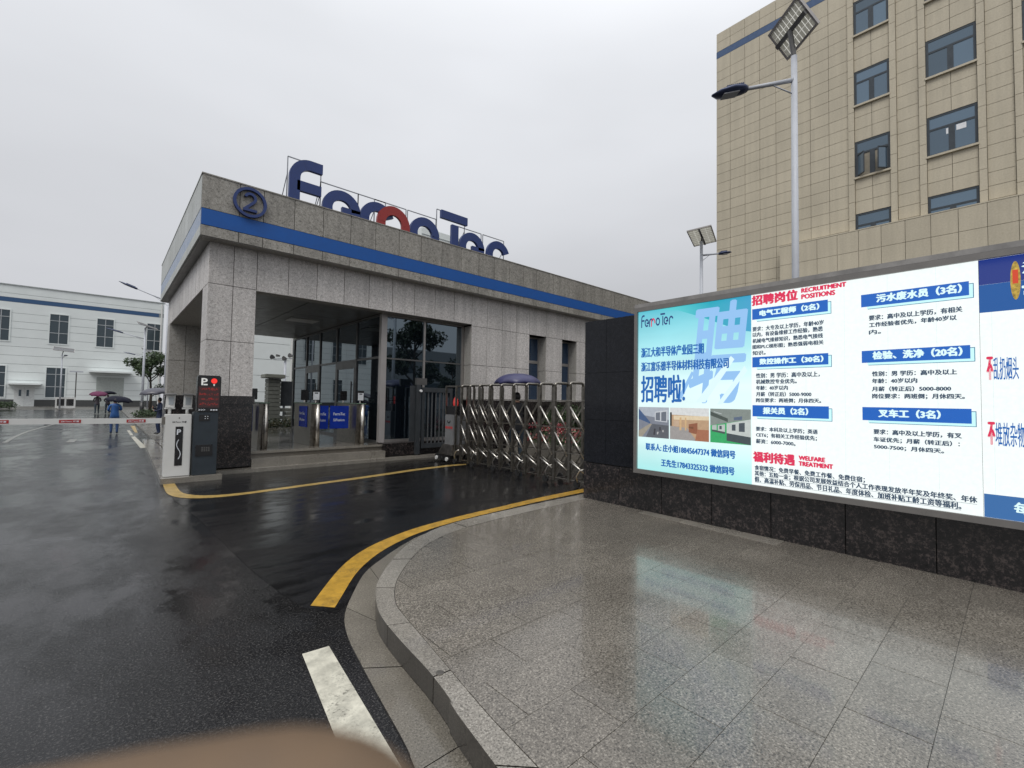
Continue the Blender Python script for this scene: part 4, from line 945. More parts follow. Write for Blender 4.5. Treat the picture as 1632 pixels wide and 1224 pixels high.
leafcloud('flowers', [((9.5+.45*i, 7.3+.45*j, .45+.42*random.random()), (.3, .3, .12)) for i in range(5) for j in range(7)], 2400, .08, [M_FLOWER, M_FLOWER, M_PINK], fb)['kind'] = 'stuff'
leafcloud('hedge', [((11.5+.6*i, 10.6, .9), (.6, .35, .75)) for i in range(9)], 7000, .12, [M_LEAFD, M_LEAF], None, 'dark green hedge along the foot of the gatehouse wall', 'hedge')
# beyond the passage
hedge = leafcloud('hedge', [((4.0+.5*i, 20.3, .45), (.5, .4, .35)) for i in range(8)], 5000, .09, [M_LEAFY, M_LEAF, M_LEAFD], None, 'low olive hedge at the far end of the turnstile passage', 'hedge')
fp = thing('fence_pillar', 'grey brick fence pillar with a wide cap beyond the turnstiles', 'pillar', (6.5, 26.2, 0))
M_GBR = plain('grey_render_brick', (.11, .115, .10), .6, var=.2, vs=8)
MB().box(6.30, 6.85, 26.0, 26.6, 0, 2.55).build('core', M_GBR, fp)
for k in range(12): piece('brick_course', 6.27, 6.88, 25.97, 26.63, .05+.21*k, .05+.21*k+.185, M_GBR, fp)
MB().box(6.08, 7.05, 25.8, 26.8, 2.58, 2.78).build('cap', plain('grey_pillar_cap', (.17, .175, .15), .5), fp, bevel=.03)
fw = thing('fence_wall', 'low grey brick wall with dark panels beside the fence pillar', 'fence', (9, 26.3, 0))
for r_ in range(5):
    for k in range(9): piece('brick', 6.9+.62*k+(.3 if r_ % 2 else 0), 6.9+.62*k+.6+(.3 if r_ % 2 else 0), 26.1, 26.4, .02+.2*r_, .2+.2*r_, M_GBR, fw)
for k in range(2): piece('dark_panel', 6.95+2.2*k, 9.1+2.2*k, 26.2, 26.26, 1.12, 2.45, plain('dark_fence_panel', (.035, .04, .045), .4), fw)
cc = thing('camera_mast', 'pole carrying a cluster of loudspeakers and cameras', 'camera pole', (7.3, 26.9, 0))
MB().tube([(7.3, 26.9, 0), (7.3, 26.9, 3.7)], .06, 10).build('pole', M_GALV, cc, True)
MB().bar((6.7, 26.9, 3.65), (7.7, 26.9, 3.75), .04).build('crossarm', M_GALV, cc)
for k, (x, z) in enumerate(((6.7, 3.75), (6.95, 3.85), (7.3, 3.72), (7.6, 3.9))):
    MB().tube([(x+.05, 26.9, z), (x-.12, 26.8, z+.0)], [.05, .13 if k != 1 else .07], 10).build('loudspeaker' if k != 1 else 'camera', M_BLACK if k == 0 else M_GUNM, cc)

# ================================================================== FACTORY
def fwin(parent, x0, x1, z0, z1, y, cols=2, rws=(.36, .78)):
    f = MB(); t = .09
    f.box(x0-.12, x1+.12, y-.06, y+.02, z1, z1+.12); f.box(x0-.12, x1+.12, y-.06, y+.02, z0-.12, z0); f.box(x0-.12, x0, y-.06, y+.02, z0, z1); f.box(x1, x1+.12, y-.06, y+.02, z0, z1)
    w_ = f.build('window', M_FACT, parent)
    g = MB()
    for k in range(1, cols): xm = x0+(x1-x0)*k/cols; g.box(xm-.04, xm+.04, y-.03, y-.005, z0, z1)
    for r_ in rws: zm = z0+(z1-z0)*r_; g.box(x0, x1, y-.031, y-.006, zm-.04, zm+.04)
    g.build('glazing_bar', plain('grey_glazing_bar', (.35, .37, .38), .5), w_)
    xs = [x0+(x1-x0)*k/cols for k in range(cols+1)]; zs = [z0]+[z0+(z1-z0)*r_ for r_ in rws]+[z1]
    for a, b in zip(xs, xs[1:]):
        for c, d in zip(zs, zs[1:]): MB().box(a, b, y-.004, y+.01, c, d).build('pane', M_GLASSF, w_)
YF = 78.; k_ = YF/50
fz = lambda z: 1.6+(z-1.6)*k_; fx = lambda x: x*k_
fac = thing('factory_building', 'long white panelled factory building with a blue band', 'factory', (-20, 90, 0))
X1 = fx(3.56); XL = -75
MB().box(XL, X1, YF+.06, YF+40, 0, fz(9.62)).build('core', M_FJOINT, fac)
zs = [fz(1.07), fz(1.47), fz(1.92), fz(2.52), fz(3.13), fz(3.73), fz(4.38), fz(5.04), fz(5.74), fz(6.40), fz(6.92), fz(7.55), fz(8.36), fz(8.69), fz(9.0), fz(9.63)]
for a, b in zip(zs, zs[1:]):
    blue = abs(a-fz(8.36)) < .01
    segs = [(XL, -40), (-40, -20), (-20, X1)] if not blue else [(XL, -20), (-20, X1-.55)]
    for s0, s1 in segs: piece('blue_band' if blue else 'cladding_panel', s0+.02, s1-.0, YF, YF+.06, a+.035, b-.0 if blue else b-.0, M_FBLUE if blue else M_FACT, fac)
piece('plinth', XL, X1, YF+.01, YF+.06, 0, fz(1.07), M_PLINTH, fac)
MB().box(XL, X1+.1, YF-.1, YF+.3, fz(9.63), fz(9.63)+.1).build('coping', M_FJOINT, fac)
MB().tube([(X1-.25, YF-.1, 0), (X1-.25, YF-.1, fz(9.5))], .10, 8).build('downpipe', M_WHITE, fac)
px_ = 4.43/1.0
wx = [(-3.42, -2.40), (-.72, .28), (2.46, 3.48), (-6.4, -5.53), (-9.3, -8.3), (-12.2, -11.2), (-15.1, -14.1), (-18, -17), (-21, -20)]
for a, b in wx: fwin(fac, fx(a), fx(b), fz(5.47), fz(7.74), YF)
for a, b in [(-3.47, -2.43), (-6.6, -5.6), (-9.5, -8.5), (-12.4, -11.4), (-18.2, -17.2)]: fwin(fac, fx(a), fx(b), fz(1.28), fz(3.57), YF)
d = MB().box(fx(-5.10), fx(-4.04), YF-.03, YF+.0, 0, fz(2.04)).build('door', plain('factory_door_white', (.62, .64, .63), .4), fac)
for a in (-4.86, -4.46): MB().box(fx(a), fx(a+.13), YF-.05, YF-.031, fz(1.35), fz(1.82)).build('door_window', M_GLASSF, d)
MB().box(fx(-4.575), fx(-4.565), YF-.04, YF-.031, 0, fz(2.04)).build('door_gap', M_FJOINT, d)
MB().box(fx(-5.42), fx(-3.68), YF-1.3, YF, fz(2.2), fz(2.32)).build('canopy', M_FACT, fac)
MB().box(fx(-1.07), fx(1.53), YF-1.5, YF, fz(3.33), fz(3.46)).build('canopy', M_FACT, fac)
rd = MB().box(fx(-.60), fx(1.10), YF-.04, YF, 0, fz(2.95)).build('roller_door', plain('grey_roller_door', (.40, .43, .41), .5), fac)
for k in range(24): MB().box(fx(-.58), fx(1.08), YF-.055, YF-.04, .05+.155*k, .17+.155*k).build('slat', plain('grey_roller_door', (.40, .43, .41), .5), rd)
an = thing('annex_building', 'white panelled building seen through the turnstile passage', 'building', (9.5, 46, 0))
MB().box(6.0, 11.2, 40.06, 52, 0, 13.5).build('core', M_FJOINT, an)
for k in range(11): piece('cladding_panel', 6.0, 11.2, 40, 40.06, -.6+1.30*k, .67+1.30*k, M_FACT, an)
piece('cladding_panel', 11.2, 11.26, 40.0, 52, 0, 13.5, M_FACT, an)
MB().tube([(11.3, 39.9, 0), (11.3, 39.9, 13)], .08, 8).build('downpipe', M_WHITE, an)
an2 = thing('annex_wing', 'olive trimmed pale wing beside the white panelled building', 'building', (13, 46, 0))
MB().box(11.6, 16, 42, 50, 0, 9).build('wall', plain('olive_wall', (.23, .25, .17), .6), an2)
for k in range(4): MB().box(12.0, 12.9, 41.97, 42.02, 1.2+2*k, 2.6+2*k).build('window', M_GLASSF, an2)

# ================================================================== BEIGE OFFICE BLOCK
bb = thing('office_block', 'tall beige clad office block behind the screen', 'office building', (36, 0, 0))
XBG = 30.0
MB().box(XBG+.05, XBG+14, -10.5, 13.24, 0, 26.65).build('core', M_BJOINT, bb)
cand = []
def bp(y0, y1, z0, z1, x=XBG, t=.05): cand.append(((y0-y1)*(z1-z0), x, t, y0, y1, z0, z1))
zr = [26.70, 26.06, 25.43]+[24.02-.64*k for k in range(0, 26)]
colsA = [13.25, 12.35, 11.43, 10.54, 9.62, 8.70, 7.80, 6.89, 5.99]
def pan_rows(cols, skipblue=True):
    for a, b in zip(cols, cols[1:]):
        bp(a, b, 26.06, 26.70); bp(a, b, 25.43, 26.06); bp(a, b, 24.02, 24.97)
        for z1, z0 in zip(zr[3:], zr[4:]): bp(a, b, z0, z1)
pan_rows(colsA)
per = 3.6
bays = [(5.71, 4.21), (2.80, 1.02), (-.42, -2.10), (-3.5, -5.2), (-6.7, -8.4)]
wz = [(22.0, 23.92), (18.05, 19.95), (14.05, 16.02), (10.1, 12.03), (6.2, 8.1)]
prev = 5.99
for a, b in bays:
    for (c, d) in ((a+.28, a), (b, b-.28)):
        zz = [26.7-1.0*k for k in range(19)]
        for z1, z0 in zip(zz, zz[1:]): bp(c, d, z0, z1, XBG-.09, .14)
    zt = 26.7
    for z0, z1 in wz:
        h = (zt-z1)/3
        for k in range(3):
            m_ = (a+b)/2; bp(a, m_, z1+h*k, z1+h*(k+1)); bp(m_, b, z1+h*k, z1+h*(k+1))
        zt = z0
for (a, b) in ((3.93, 3.08), (.74, -.14), (-2.38, -3.22), (-5.48, -6.42)):
    for z1, z0 in zip(zr[3:], zr[4:]): bp(a, b, z0, z1)
    bp(a, b, 25.43, 26.7); bp(a, b, 24.02, 24.97)
podc = [9.25, 8.33, 7.36, 6.42, 5.48, 4.54, 3.60, 2.66, 1.71, .77, -.18, -1.12, -2.06, -3.0, -3.94]
for a, b in zip(podc, podc[1:]):
    for z0, z1 in ((8.78, 9.82), (9.82, 10.92)): bp(a, b, z0, z1, XBG-.65, .05)
inview = lambda c: c[3] > -1.5
cand.sort(key=lambda c: (not inview(c) or c[5] < 7.5, -c[0]))
rest = MB(); gq = .0095
for n_, (ar, x, t, a, b, z0, z1) in enumerate(cand):
    if n_ < 296: piece('cladding_panel', x, x+t, b+gq, a-gq, z0+gq, z1-gq, M_BEIGE, bb)
    else: rest.box(x, x+t, b+gq, a-gq, z0+gq, z1-gq)
rest.build('cladding_field', M_BEIGE, bb)['kind'] = 'stuff'
piece('blue_stripe', XBG+.0, XBG+.05, -10.5, 13.25, 24.98, 25.42, plain('office_blue_stripe', (.045, .09, .19), .4), bb)
MB().box(XBG-.6, XBG+.04, -10, 9.24, 8.60, 10.9).build('podium_core', M_BJOINT, bb)
MB().box(XBG-.66, XBG+.0, -10, 9.27, 10.925, 10.98).build('podium_coping', M_BEIGE, bb)
MB().box(XBG-.9, XBG, -10, 8.4, 8.35, 8.6).build('canopy_edge', M_PLINTH, bb)
M_BFR = plain('dark_blue_grey_frame', (.045, .055, .065), .35, .3)
def bwin(a, b, z0, z1, style=0):
    x = XBG+.02; f = MB(); t = .10
    f.box(x, x+.06, b, a, z1-t, z1); f.box(x, x+.06, b, a, z0, z0+t*.6); f.box(x, x+.06, a-t, a, z0+.06, z1-t); f.box(x, x+.06, b, b+t, z0+.06, z1-t)
    zt = z0+(z1-z0)*.66; m_ = (a+b)/2
    f.box(x, x+.06, b+t, a-t, zt-.05, zt+.05); f.box(x, x+.06, m_-.11, m_+.11, z0+.06, zt-.05)
    w_ = f.build('window', M_BFR, bb)
    MB().box(x+.02, x+.03, b+t, a-t, zt+.05, z1-t).build('pane', M_GLASSB, w_)
    if style != 1:
        MB().box(x+.02, x+.03, m_+.11, a-t, z0+.06, zt-.05).build('pane', M_GLASSB, w_); MB().box(x+.02, x+.03, b+t, m_-.11, z0+.06, zt-.05).build('pane', M_GLASSB, w_)
    else:
        MB().box(x+.05, x+.055, b+t, a-t, z0+.06, zt-.05).build('pane', M_GLASSN, w_)
        for (h, o_, sg) in ((a-t-.02, m_+.16, 1), (b+t+.02, m_-.16, -1)):
            dx = .38; hx = x-.02; ex = x-dx; fr_ = MB()
            fr_.bar((hx, h, z0+.08), (ex, o_+sg*.14, z0+.08), .05); fr_.bar((hx, h, zt-.1), (ex, o_+sg*.14, zt-.1), .05); fr_.bar((hx, h, z0+.08), (hx, h, zt-.1), .05); fr_.bar((ex, o_+sg*.14, z0+.08), (ex, o_+sg*.14, zt-.1), .05)
            sash = fr_.build('open_sash', M_BFR, w_)
            MB().face([(hx, h, z0+.1), (ex, o_+sg*.14, z0+.1), (ex, o_+sg*.14, zt-.12), (hx, h, zt-.12)]).build('sash_pane', M_GLASSB, w_)
    if style == 2:
        MB().box(x+.012, x+.019, m_-.50, m_-.16, zt-.36, zt-.09).build('paper', plain('white_paper', (.75, .76, .78), .6), w_); MB().box(x+.012, x+.019, m_+.12, m_+.20, zt-.40, zt-.12).build('paper', plain('white_paper', (.75, .76, .78), .6), w_)
    MB().box(x-.02, x+.02, b+.0, a-.0, z0-.11, z0).box(x-.14, x-.02, b-.03, a+.03, z0-.11, z0-.01).build('window_sill', M_BEIGE, bb)
    MB().box(x+.035, x+.045, b, a, z0, z1).build('reveal', M_BFR, w_)
for i, (a, b) in enumerate(bays):
    for j, (z0, z1) in enumerate(wz): bwin(a, b, z0, z1, 1 if (i, j) == (0, 2) else 2 if (i, j) == (1, 2) else 0)

# ================================================================== SOLAR STREET LAMPS
M_LAMP = plain('navy_lamp_housing', (.05, .065, .13), .35, .3)
M_CELL = plain('solar_cell_back', (.27, .26, .235), .5, var=.1); M_CELLG = plain('solar_back_grid', (.78, .78, .74), .5); 
for q_, tw in ((M_CELLG, .85), (M_CELL, .35)):
    t_ = q_.node_tree; tr_ = N(t_, 'ShaderNodeBsdfTranslucent'); tr_.inputs[0].default_value = (.75, .74, .68, 1); mx_ = N(t_, 'ShaderNodeMixShader'); mx_.inputs[0].default_value = tw
    t_.links.new(t_.nodes['Principled BSDF'].outputs[0], mx_.inputs[1]); t_.links.new(tr_.outputs[0], mx_.inputs[2]); t_.links.new(mx_.outputs[0], t_.nodes['Material Output'].inputs[0])
M_CELLD = plain('solar_cell_dark', (.09, .095, .10), .3)
def lamp(base, h, label, arm_dir, arm_len, hp, panel_c, pn, pu, pw, ph_, r0=.075, r1=.05, arm_z=None, rise=.12, head_len=.62, dark_base=False):
    t = thing('street_lamp', label, 'street lamp', base, 'solar street lamps'); b = Vector(base)
    MB().tube([b, b+Vector((0, 0, h*.5)), b+Vector((0, 0, h))], [r0, (r0+r1)/2, r1], 16).build('pole', M_GALV, t, True)
    if dark_base: MB().tube([b, b+Vector((0, 0, 1.1))], r0*1.5, 12).build('pole_sleeve', M_BLACK, t, True)
    ad = Vector(arm_dir).normalized(); a0 = b+Vector((0, 0, arm_z)); a1 = a0+ad*arm_len+Vector((0, 0, rise))
    MB().tube([a0, a1], [.034, .026], 10).tube([a0-Vector((0, 0, .22)), a0+(a1-a0)*.45-Vector((0, 0, .02))], .01, 6).build('arm', M_GALV, t, True)
    d = (a1-a0).normalized(); s = d.cross(Vector((0, 0, 1))).normalized(); u_ = s.cross(d)
    mb = MB(); secs = [(0, .06, .045), (.12, .11, .05), (.45, .15, .045), (.8, .11, .035), (1, .02, .012)]; n0 = 0
    for q, w_, hh in secs:
        c = a1+d*head_len*q
        for k in range(12): an_ = 2*PI*k/12; mb.v.append(tuple(c+s*w_*math.cos(an_)+u_*hh*math.sin(an_)))
    for i in range(len(secs)-1):
        for k in range(12): x_ = i*12+k; y_ = i*12+(k+1) % 12; mb.f.append((x_, y_, y_+12, x_+12)); mb.mi.append(0)
    mb.f.append(tuple(range(12))); mb.f.append(tuple(range(48, 60))); mb.mi += [0, 0]
    hd_ = mb.build('lamp_head', M_LAMP, t, True)
    c = a1+d*head_len*.5-u_*.046
    MB().hexa([c+d*x_*head_len*.22+s*y_*.075+u_*z_ for z_ in (-.006, .006) for x_, y_ in ((-1, -1), (1, -1), (1, 1), (-1, 1))]).build('led_window', plain('pale_lens', (.45, .46, .48), .2), hd_)
    fn = MB()
    for k in range(9):
        c = a1+d*head_len*(.14+.055*k)+u_*.05; fn.hexa([c+d*x_*.008+s*y_*.08+u_*z_ for z_ in (-.01, .014) for x_, y_ in ((-1, -1), (1, -1), (1, 1), (-1, 1))])
    fn.build('cooling_fin', M_LAMP, hd_)
    # panel: centre, normal pn, up pu
    pc = Vector(panel_c); pn = Vector(pn).normalized(); pu = (Vector(pu)-pn*Vector(pu).dot(pn)).normalized(); pv = pn.cross(pu)
    def pb(mb, a0_, a1_, b0_, b1_, c0, c1): mb.hexa([pc+pu*a+pv*b_+pn*c_ for c_ in (c0, c1) for a, b_ in ((a0_, b0_), (a1_, b0_), (a1_, b1_), (a0_, b1_))])
    m1 = MB(); hw, hh = pw/2, ph_/2; f_ = .03
    pb(m1, -hh, hh, -hw, -hw+f_, -.02, .02); pb(m1, -hh, hh, hw-f_, hw, -.02, .02); pb(m1, -hh, -hh+f_, -hw+f_, hw-f_, -.02, .02); pb(m1, hh-f_, hh, -hw+f_, hw-f_, -.02, .02)
    fr_ = m1.build('panel_frame', M_ALU, t)
    m2 = MB(); m2.face([pc+pu*a+pv*b_ for a, b_ in ((-hh+f_, -hw+f_), (hh-f_, -hw+f_), (hh-f_, hw-f_), (-hh+f_, hw-f_))]); m2.build('solar_panel', M_CELLG if b.y < 10 else M_CELLD, t)
    m3 = MB()
    for i in range(9):
        for j in range(4):
            a_ = -hh+f_+(ph_-2*f_)*i/9; b_ = -hw+f_+(pw-2*f_)*j/4
            m3.face([pc+pu*a+pv*c_-pn*.004 for a, c_ in ((a_+.006, b_+.003), (a_+(ph_-2*f_)/9-.006, b_+.003), (a_+(ph_-2*f_)/9-.006, b_+(pw-2*f_)/4-.003), (a_+.006, b_+(pw-2*f_)/4-.003))])
    m3.build('solar_cell', M_CELL if b.y < 10 else M_CELLD, t); t.children[-1]['kind'] = 'stuff'
    m4 = MB(); pb(m4, -hh*.95, hh*.95, -.03, .03, -.06, -.02); m4.tube([b+Vector((0, 0, h-.02)), pc-pn*.05], .035, 8); m4.build('panel_bracket', M_GUNM, t)
def pdir(az, t):
    h = Vector((math.cos(az), math.sin(az), 0)); q = Vector((-math.sin(az)*math.cos(t), math.cos(az)*math.cos(t), math.sin(t))); return h, q, h.cross(q)
h_, q_, n_ = pdir(.86, .91)
lamp((7.42, 2.13, 0), 6.78, 'tall solar street lamp rising close behind the LED screen', (-.73, .68, 0), .70, None, (7.40, 2.14, 7.19), n_, h_,   .50, .70, .055, .040, 6.42, -.14, .52)
h_, q_, n_ = pdir(.32, -.09)
lamp((15.5, 7.38, 0), 7.35, 'solar street lamp between the gatehouse roof end and the office block', (.75, -.66, 0), .62, None, (15.51, 7.36, 7.53), n_, h_, .78, 1.7, .075, .05, 6.85, .08, .45)
h_, q_, n_ = pdir(.3, .5)
lamp((2.12, 27.6, 0), 7.0, 'solar street lamp whose head shows left of the gatehouse fascia corner', (-.93, .3, 0), 1.25, None, (2.6, 27.6, 7.3), n_, h_, .5, .6, .05, .04, 6.15, .5, .75)
lamp((1.93, 41.3, 0), 6.35, 'slim white solar street lamp beside the tree and the umbrellas', (-.93, .3, 0), 1.25, None, (2.05, 41.3, 6.5), Vector((.35, -.3, .9)), Vector((1, .1, .35)), .5, 1.2, .085, .06, 5.55, .35, 1.0, True)
lamp((3.55, 66, 0), 6.3, 'faint distant solar street lamp in front of the factory window', (-.93, .3, 0), 1.3, None, (3.6, 66, 6.55), Vector((.35, -.3, .9)), Vector((1, .1, .3)), .9, 1.6, .06, .04, 5.8, .3, 1.1)
lamp((-3.5, 66, 0), 5.7, 'distant solar street lamp seen head on before the factory', (.2, -1, 0), 1.3, None, (-3.4, 66, 6.15), Vector((.1, -.5, .9)), Vector((1, 0, 0)), .8, 1.6, .07, .05, 5.3, .1, .9)

# ================================================================== TREES
def tree(loc, h, cr, label, n=3500, leaf=.2, mats=None, seed=1):
    random.seed(seed); t = thing('tree', label, 'tree', loc); b = Vector(loc); mb = MB()
    mb.tube([b, b+Vector((.05, .02, h*.28)), b+Vector((-.05, .05, h*.6)), b+Vector((.05, 0, h*.9))], [h*.022, h*.017, h*.011, h*.004], 8)
    regs = []
    for k in range(11):
        a = k*2.4+random.random(); z = h*random.uniform(.32, .8); l = cr*random.uniform(.55, 1.0)*(1.15-z/h*.6); tip = b+Vector((math.cos(a)*l, math.sin(a)*l, z+h*.12))
        mb.tube([b+Vector((0, 0, z-h*.08)), b+Vector((math.cos(a)*l*.5, math.sin(a)*l*.5, z+h*.03)), tip], [h*.008, h*.006, h*.002], 5)
        for f in (.6, 1.0): regs.append((tuple(b.lerp(tip, f).xy)+(b.z+(z+h*.12)*f+(1-f)*z,), (cr*.33, cr*.33, h*.085)))
    regs.append(((b.x, b.y, b.z+h*.88), (cr*.4, cr*.4, h*.11)))
    mb.build('trunk', M_BARK, t, True)
    c = leafcloud('crown', regs, n, leaf, mats or [M_LEAF, M_LEAFD, M_LEAF], t)
    return t
tree((2.75, 48, 0), 5.4, 1.9, 'leafy green tree behind the grey umbrella near the factory corner', 3600, .24, None, 3)
bs = leafcloud('shrub', [((1.9+.5*i, 40+1.2*(i % 3), .3), (.7, .7, .35)) for i in range(6)], 2600, .14, [M_LEAFD, M_LEAF], None, 'low dark shrubs at the foot of the street lamp and tree', 'shrub')
bs = leafcloud('shrub', [((-9.3+.8*i, 64, .4), (.8, .6, .45)) for i in range(4)], 2200, .16, [M_LEAFD, M_LEAF], None, 'low green shrub at the left edge by the factory door', 'shrub')
structure('verge', MB().face([(-60, 62, .008), (4, 62, .008), (4, 78, .008), (-60, 78, .008)]), plain('wet_brown_concrete', (.075, .068, .058), .3, var=.3, vs=1.2), 'wet brown concrete apron before the factory')
structure('side_path', MB().prism([(1.28, 19.4, 0), (1.15, 60, 0), (4.6, 60, 0), (4.6, 19.4, 0)], (0, 0, .06)), plain('wet_brown_paving', (.10, .09, .075), .25, var=.35, vs=1.5), 'wet brown paved path behind the gatehouse')

# ================================================================== SMALL FAR THINGS
bn = thing('waste_bin', 'twin compartment waste bin standing before the factory', 'bin', (-3.1, 66.5, 0))
fq = MB(); x0, x1, ya = -3.85, -2.35, 66.2
fq.box(x0, x0+.12, ya, ya+.7, .05, 1.2); fq.box(x1-.12, x1, ya, ya+.7, .05, 1.2); fq.box(x0+.12, x1-.12, ya, ya+.7, 1.02, 1.2); fq.box(x0+.12, x1-.12, ya, ya+.7, .05, .3); fq.box(-3.17, -3.03, ya, ya+.7, .3, 1.02)
fq.build('casing', M_WHITE, bn); MB().box(x0+.12, x1-.12, ya+.3, ya+.65, .3, 1.02).build('recess', M_GUNM, bn)
for x in (-3.62, -2.85): MB().box(x, x+.36, ya+.05, ya+.3, .42, .9).build('door', M_BLACK, bn)
for x in (x0+.05, x1-.15): MB().box(x, x+.1, ya+.1, ya+.6, 0, .05).build('foot', M_BLACK, bn)
sg = thing('post_sign', 'thin dark T shaped post right of the waste bin', 'sign post', (-2.5, 69.5, 0))
MB().tube([(-2.5, 69.5, 0), (-2.5, 69.5, 4.0)], .05, 8).build('post', M_GUNM, sg); MB().box(-3.05, -1.95, 69.45, 69.5, 3.95, 4.1).build('top_bar', M_GALV, sg)

# ================================================================== PEOPLE AND UMBRELLAS
def person(loc, ang, h, label, jacket, trousers, pose='walk', shoes=None, hair=True):
    """one skinned body; materials by zone: 0 skin, 1 jacket, 2 trousers, 3 shoes"""
    k = h/1.70; st = .10 if pose == 'walk' else .0
    V = [((0, 0, .93), .135), ((0, 0, 1.10), .125), ((0, .0, 1.30), .15), ((0, -.01, 1.43), .09), ((0, .01, 1.50), .052), ((0, .03, 1.58), .078), ((0, .035, 1.66), .065),
         ((.18, -.01, 1.40), .062), ((.24, .02, 1.17), .052), ((.20, .20, 1.10), .042), ((.16, .27, 1.14), .034),
         ((-.18, -.01, 1.40), .062), ((-.25, .0, 1.17), .052), ((-.17, .18, 1.10), .042), ((-.10, .26, 1.16), .034),
         ((.10, 0, .84), .105), ((.11, .05+st, .48), .07), ((.11, st*.8, .10), .048), ((.12, st*.8+.15, .045), .04),
         ((-.10, 0, .84), .105), ((-.11, .05-st, .48), .07), ((-.11, -st*1.2, .10), .048), ((-.12, -st*1.2+.14, .045), .04)]
    E_ = [(0, 1), (1, 2), (2, 3), (3, 4), (4, 5), (5, 6), (3, 7), (7, 8), (8, 9), (9, 10), (3, 11), (11, 12), (12, 13), (13, 14), (0, 15), (15, 16), (16, 17), (17, 18), (0, 19), (19, 20), (20, 21), (21, 22)]
    if pose == 'hold':
        V[9] = ((.10, .24, 1.22), .042); V[10] = ((.08, .22, 1.36), .034)
    me = bpy.data.meshes.new('body'); me.from_pydata([v[0] for v in V], E_, [])
    o = bpy.data.objects.new('body_tmp', me); COL.objects.link(o)
    md = o.modifiers.new('skin', 'SKIN'); md.use_smooth_shade = True
    sv = me.skin_vertices[0].data
    for i, v in enumerate(V): sv[i].radius = (v[1], v[1]*(.72 if i in (0, 1, 2) else 1)); sv[i].use_root = (i == 0)
    sv[0].radius = (.155, .105); sv[1].radius = (.145, .10); sv[2].radius = (.175, .11)
    o.modifiers.new('sub', 'SUBSURF').levels = 1
    dg = bpy.context.evaluated_depsgraph_get(); dg.update()
    m2 = bpy.data.meshes.new_from_object(o.evaluated_get(dg)); bpy.data.objects.remove(o)
    m2.materials.clear()
    for mm in (M_SKIN, jacket, trousers, shoes or M_BLACK): m2.materials.append(mm)
    for p in m2.polygons:
        c = p.center; p.use_smooth = True
        p.material_index = 0 if c.z > 1.49 else 3 if c.z < .10 else 0 if (c.z < 1.4 and c.y > .235 and c.z > .9) else 1 if c.z > .86 else 2
    for v in m2.vertices: v.co *= k
    m2.name = 'person'
    ob = bpy.data.objects.new('person', m2); COL.objects.link(ob); ob.location = loc; ob.rotation_euler = (0, 0, ang); tag(ob, label, 'person')
    if hair:
        mb = MB(); secs = [(1.53, .05), (1.58, .088), (1.64, .094), (1.70, .075), (1.735, .03)]
        for z, r_ in secs:
            for a in range(12): mb.v.append(((r_*.92*math.cos(a*PI/6))*k, (.015+r_*math.sin(a*PI/6)*(.6 if math.sin(a*PI/6) > 0 else 1))*k, z*k))
        for i in range(4):
            for a in range(12): mb.f.append((i*12+a, i*12+(a+1) % 12, (i+1)*12+(a+1) % 12, (i+1)*12+a)); mb.mi.append(0)
        mb.f.append(tuple(range(48, 60))); mb.mi.append(0)
        hobj = mb.build('hair', M_HAIR, None, True); hobj.parent = ob
    return ob
def umbrella(c, R_, label, mat, tilt=(0, 0), hl=.75, drop=.30, group=None):
    """c = top of canopy"""
    t = bpy.data.objects.new('umbrella', None); COL.objects.link(t); tag(t, label, 'umbrella'); t.empty_display_size = .1
    t.location = c; t.rotation_euler = (tilt[0], tilt[1], 0)
    mb = MB(); n = 8; rings = 7; sub = 4
    for i in range(rings+1):
        f = i/rings; r_ = R_*math.sin(f*PI/2*.98); z = -R_*drop*2*(1-math.cos(f*PI/2*.98))*.8
        for a in range(n*sub):
            u_ = (a % sub)/sub; s_ = 1-.10*f*math.sin(u_*PI)
            an_ = 2*PI*a/(n*sub); mb.v.append((r_*s_*math.cos(an_), r_*s_*math.sin(an_), z+.03*f*math.sin(u_*PI)))
    m_ = n*sub
    for i in range(rings):
        for a in range(m_): mb.f.append((i*m_+a, i*m_+(a+1) % m_, (i+1)*m_+(a+1) % m_, (i+1)*m_+a)); mb.mi.append(0)
    cn = mb.build('canopy', mat, None); cn.parent = t
    for p in cn.data.polygons: p.use_smooth = True
    so2 = cn.modifiers.new('thick', 'SOLIDIFY'); so2.thickness = .004
    q = MB(); q.tube([(0, 0, .07), (0, 0, -hl)], .007, 8); q.build('shaft', M_STEELD, None).parent = t
    q = MB(); q.tube([(0, 0, -hl), (0, 0, -hl-.10)], .016, 8); q.build('handle', M_BLACK, None).parent = t
    for a in range(8):
        an_ = 2*PI*a/8; q = MB(); q.tube([(0, 0, -.18), (R_*.5*math.cos(an_), R_*.5*math.sin(an_), -R_*drop*.42)], .004, 5); q.build('rib', M_STEELD, None).parent = t
    return t
J_BLUE = plain('blue_jacket', (.02, .09, .28), .6, var=.2, vs=10); T_BLUE = plain('blue_trousers', (.03, .07, .18), .7); T_DARK = plain('dark_trousers', (.03, .045, .06), .7); J_NAVY = plain('navy_uniform', (.012, .025, .07), .6)
J_BLK = plain('black_jacket', (.012, .013, .016), .7); J_GREY = plain('dusky_jacket', (.06, .05, .06), .6)
U_BLACK = plain('black_umbrella_cloth', (.008, .009, .02), .75, ior=1.3); U_PURP = plain('plum_umbrella_cloth', (.13, .035, .08), .75, ior=1.3); U_GREY = plain('grey_umbrella_cloth', (.065, .065, .085), .4); U_NAVY = plain('navy_umbrella_cloth', (.035, .035, .10), .45)
person((.30, 24.2, 0), .05, 1.40, 'person in a blue jacket and blue trousers walking away beyond the barrier arm', J_BLUE, T_BLUE, 'hold', shoes=M_BLACK)
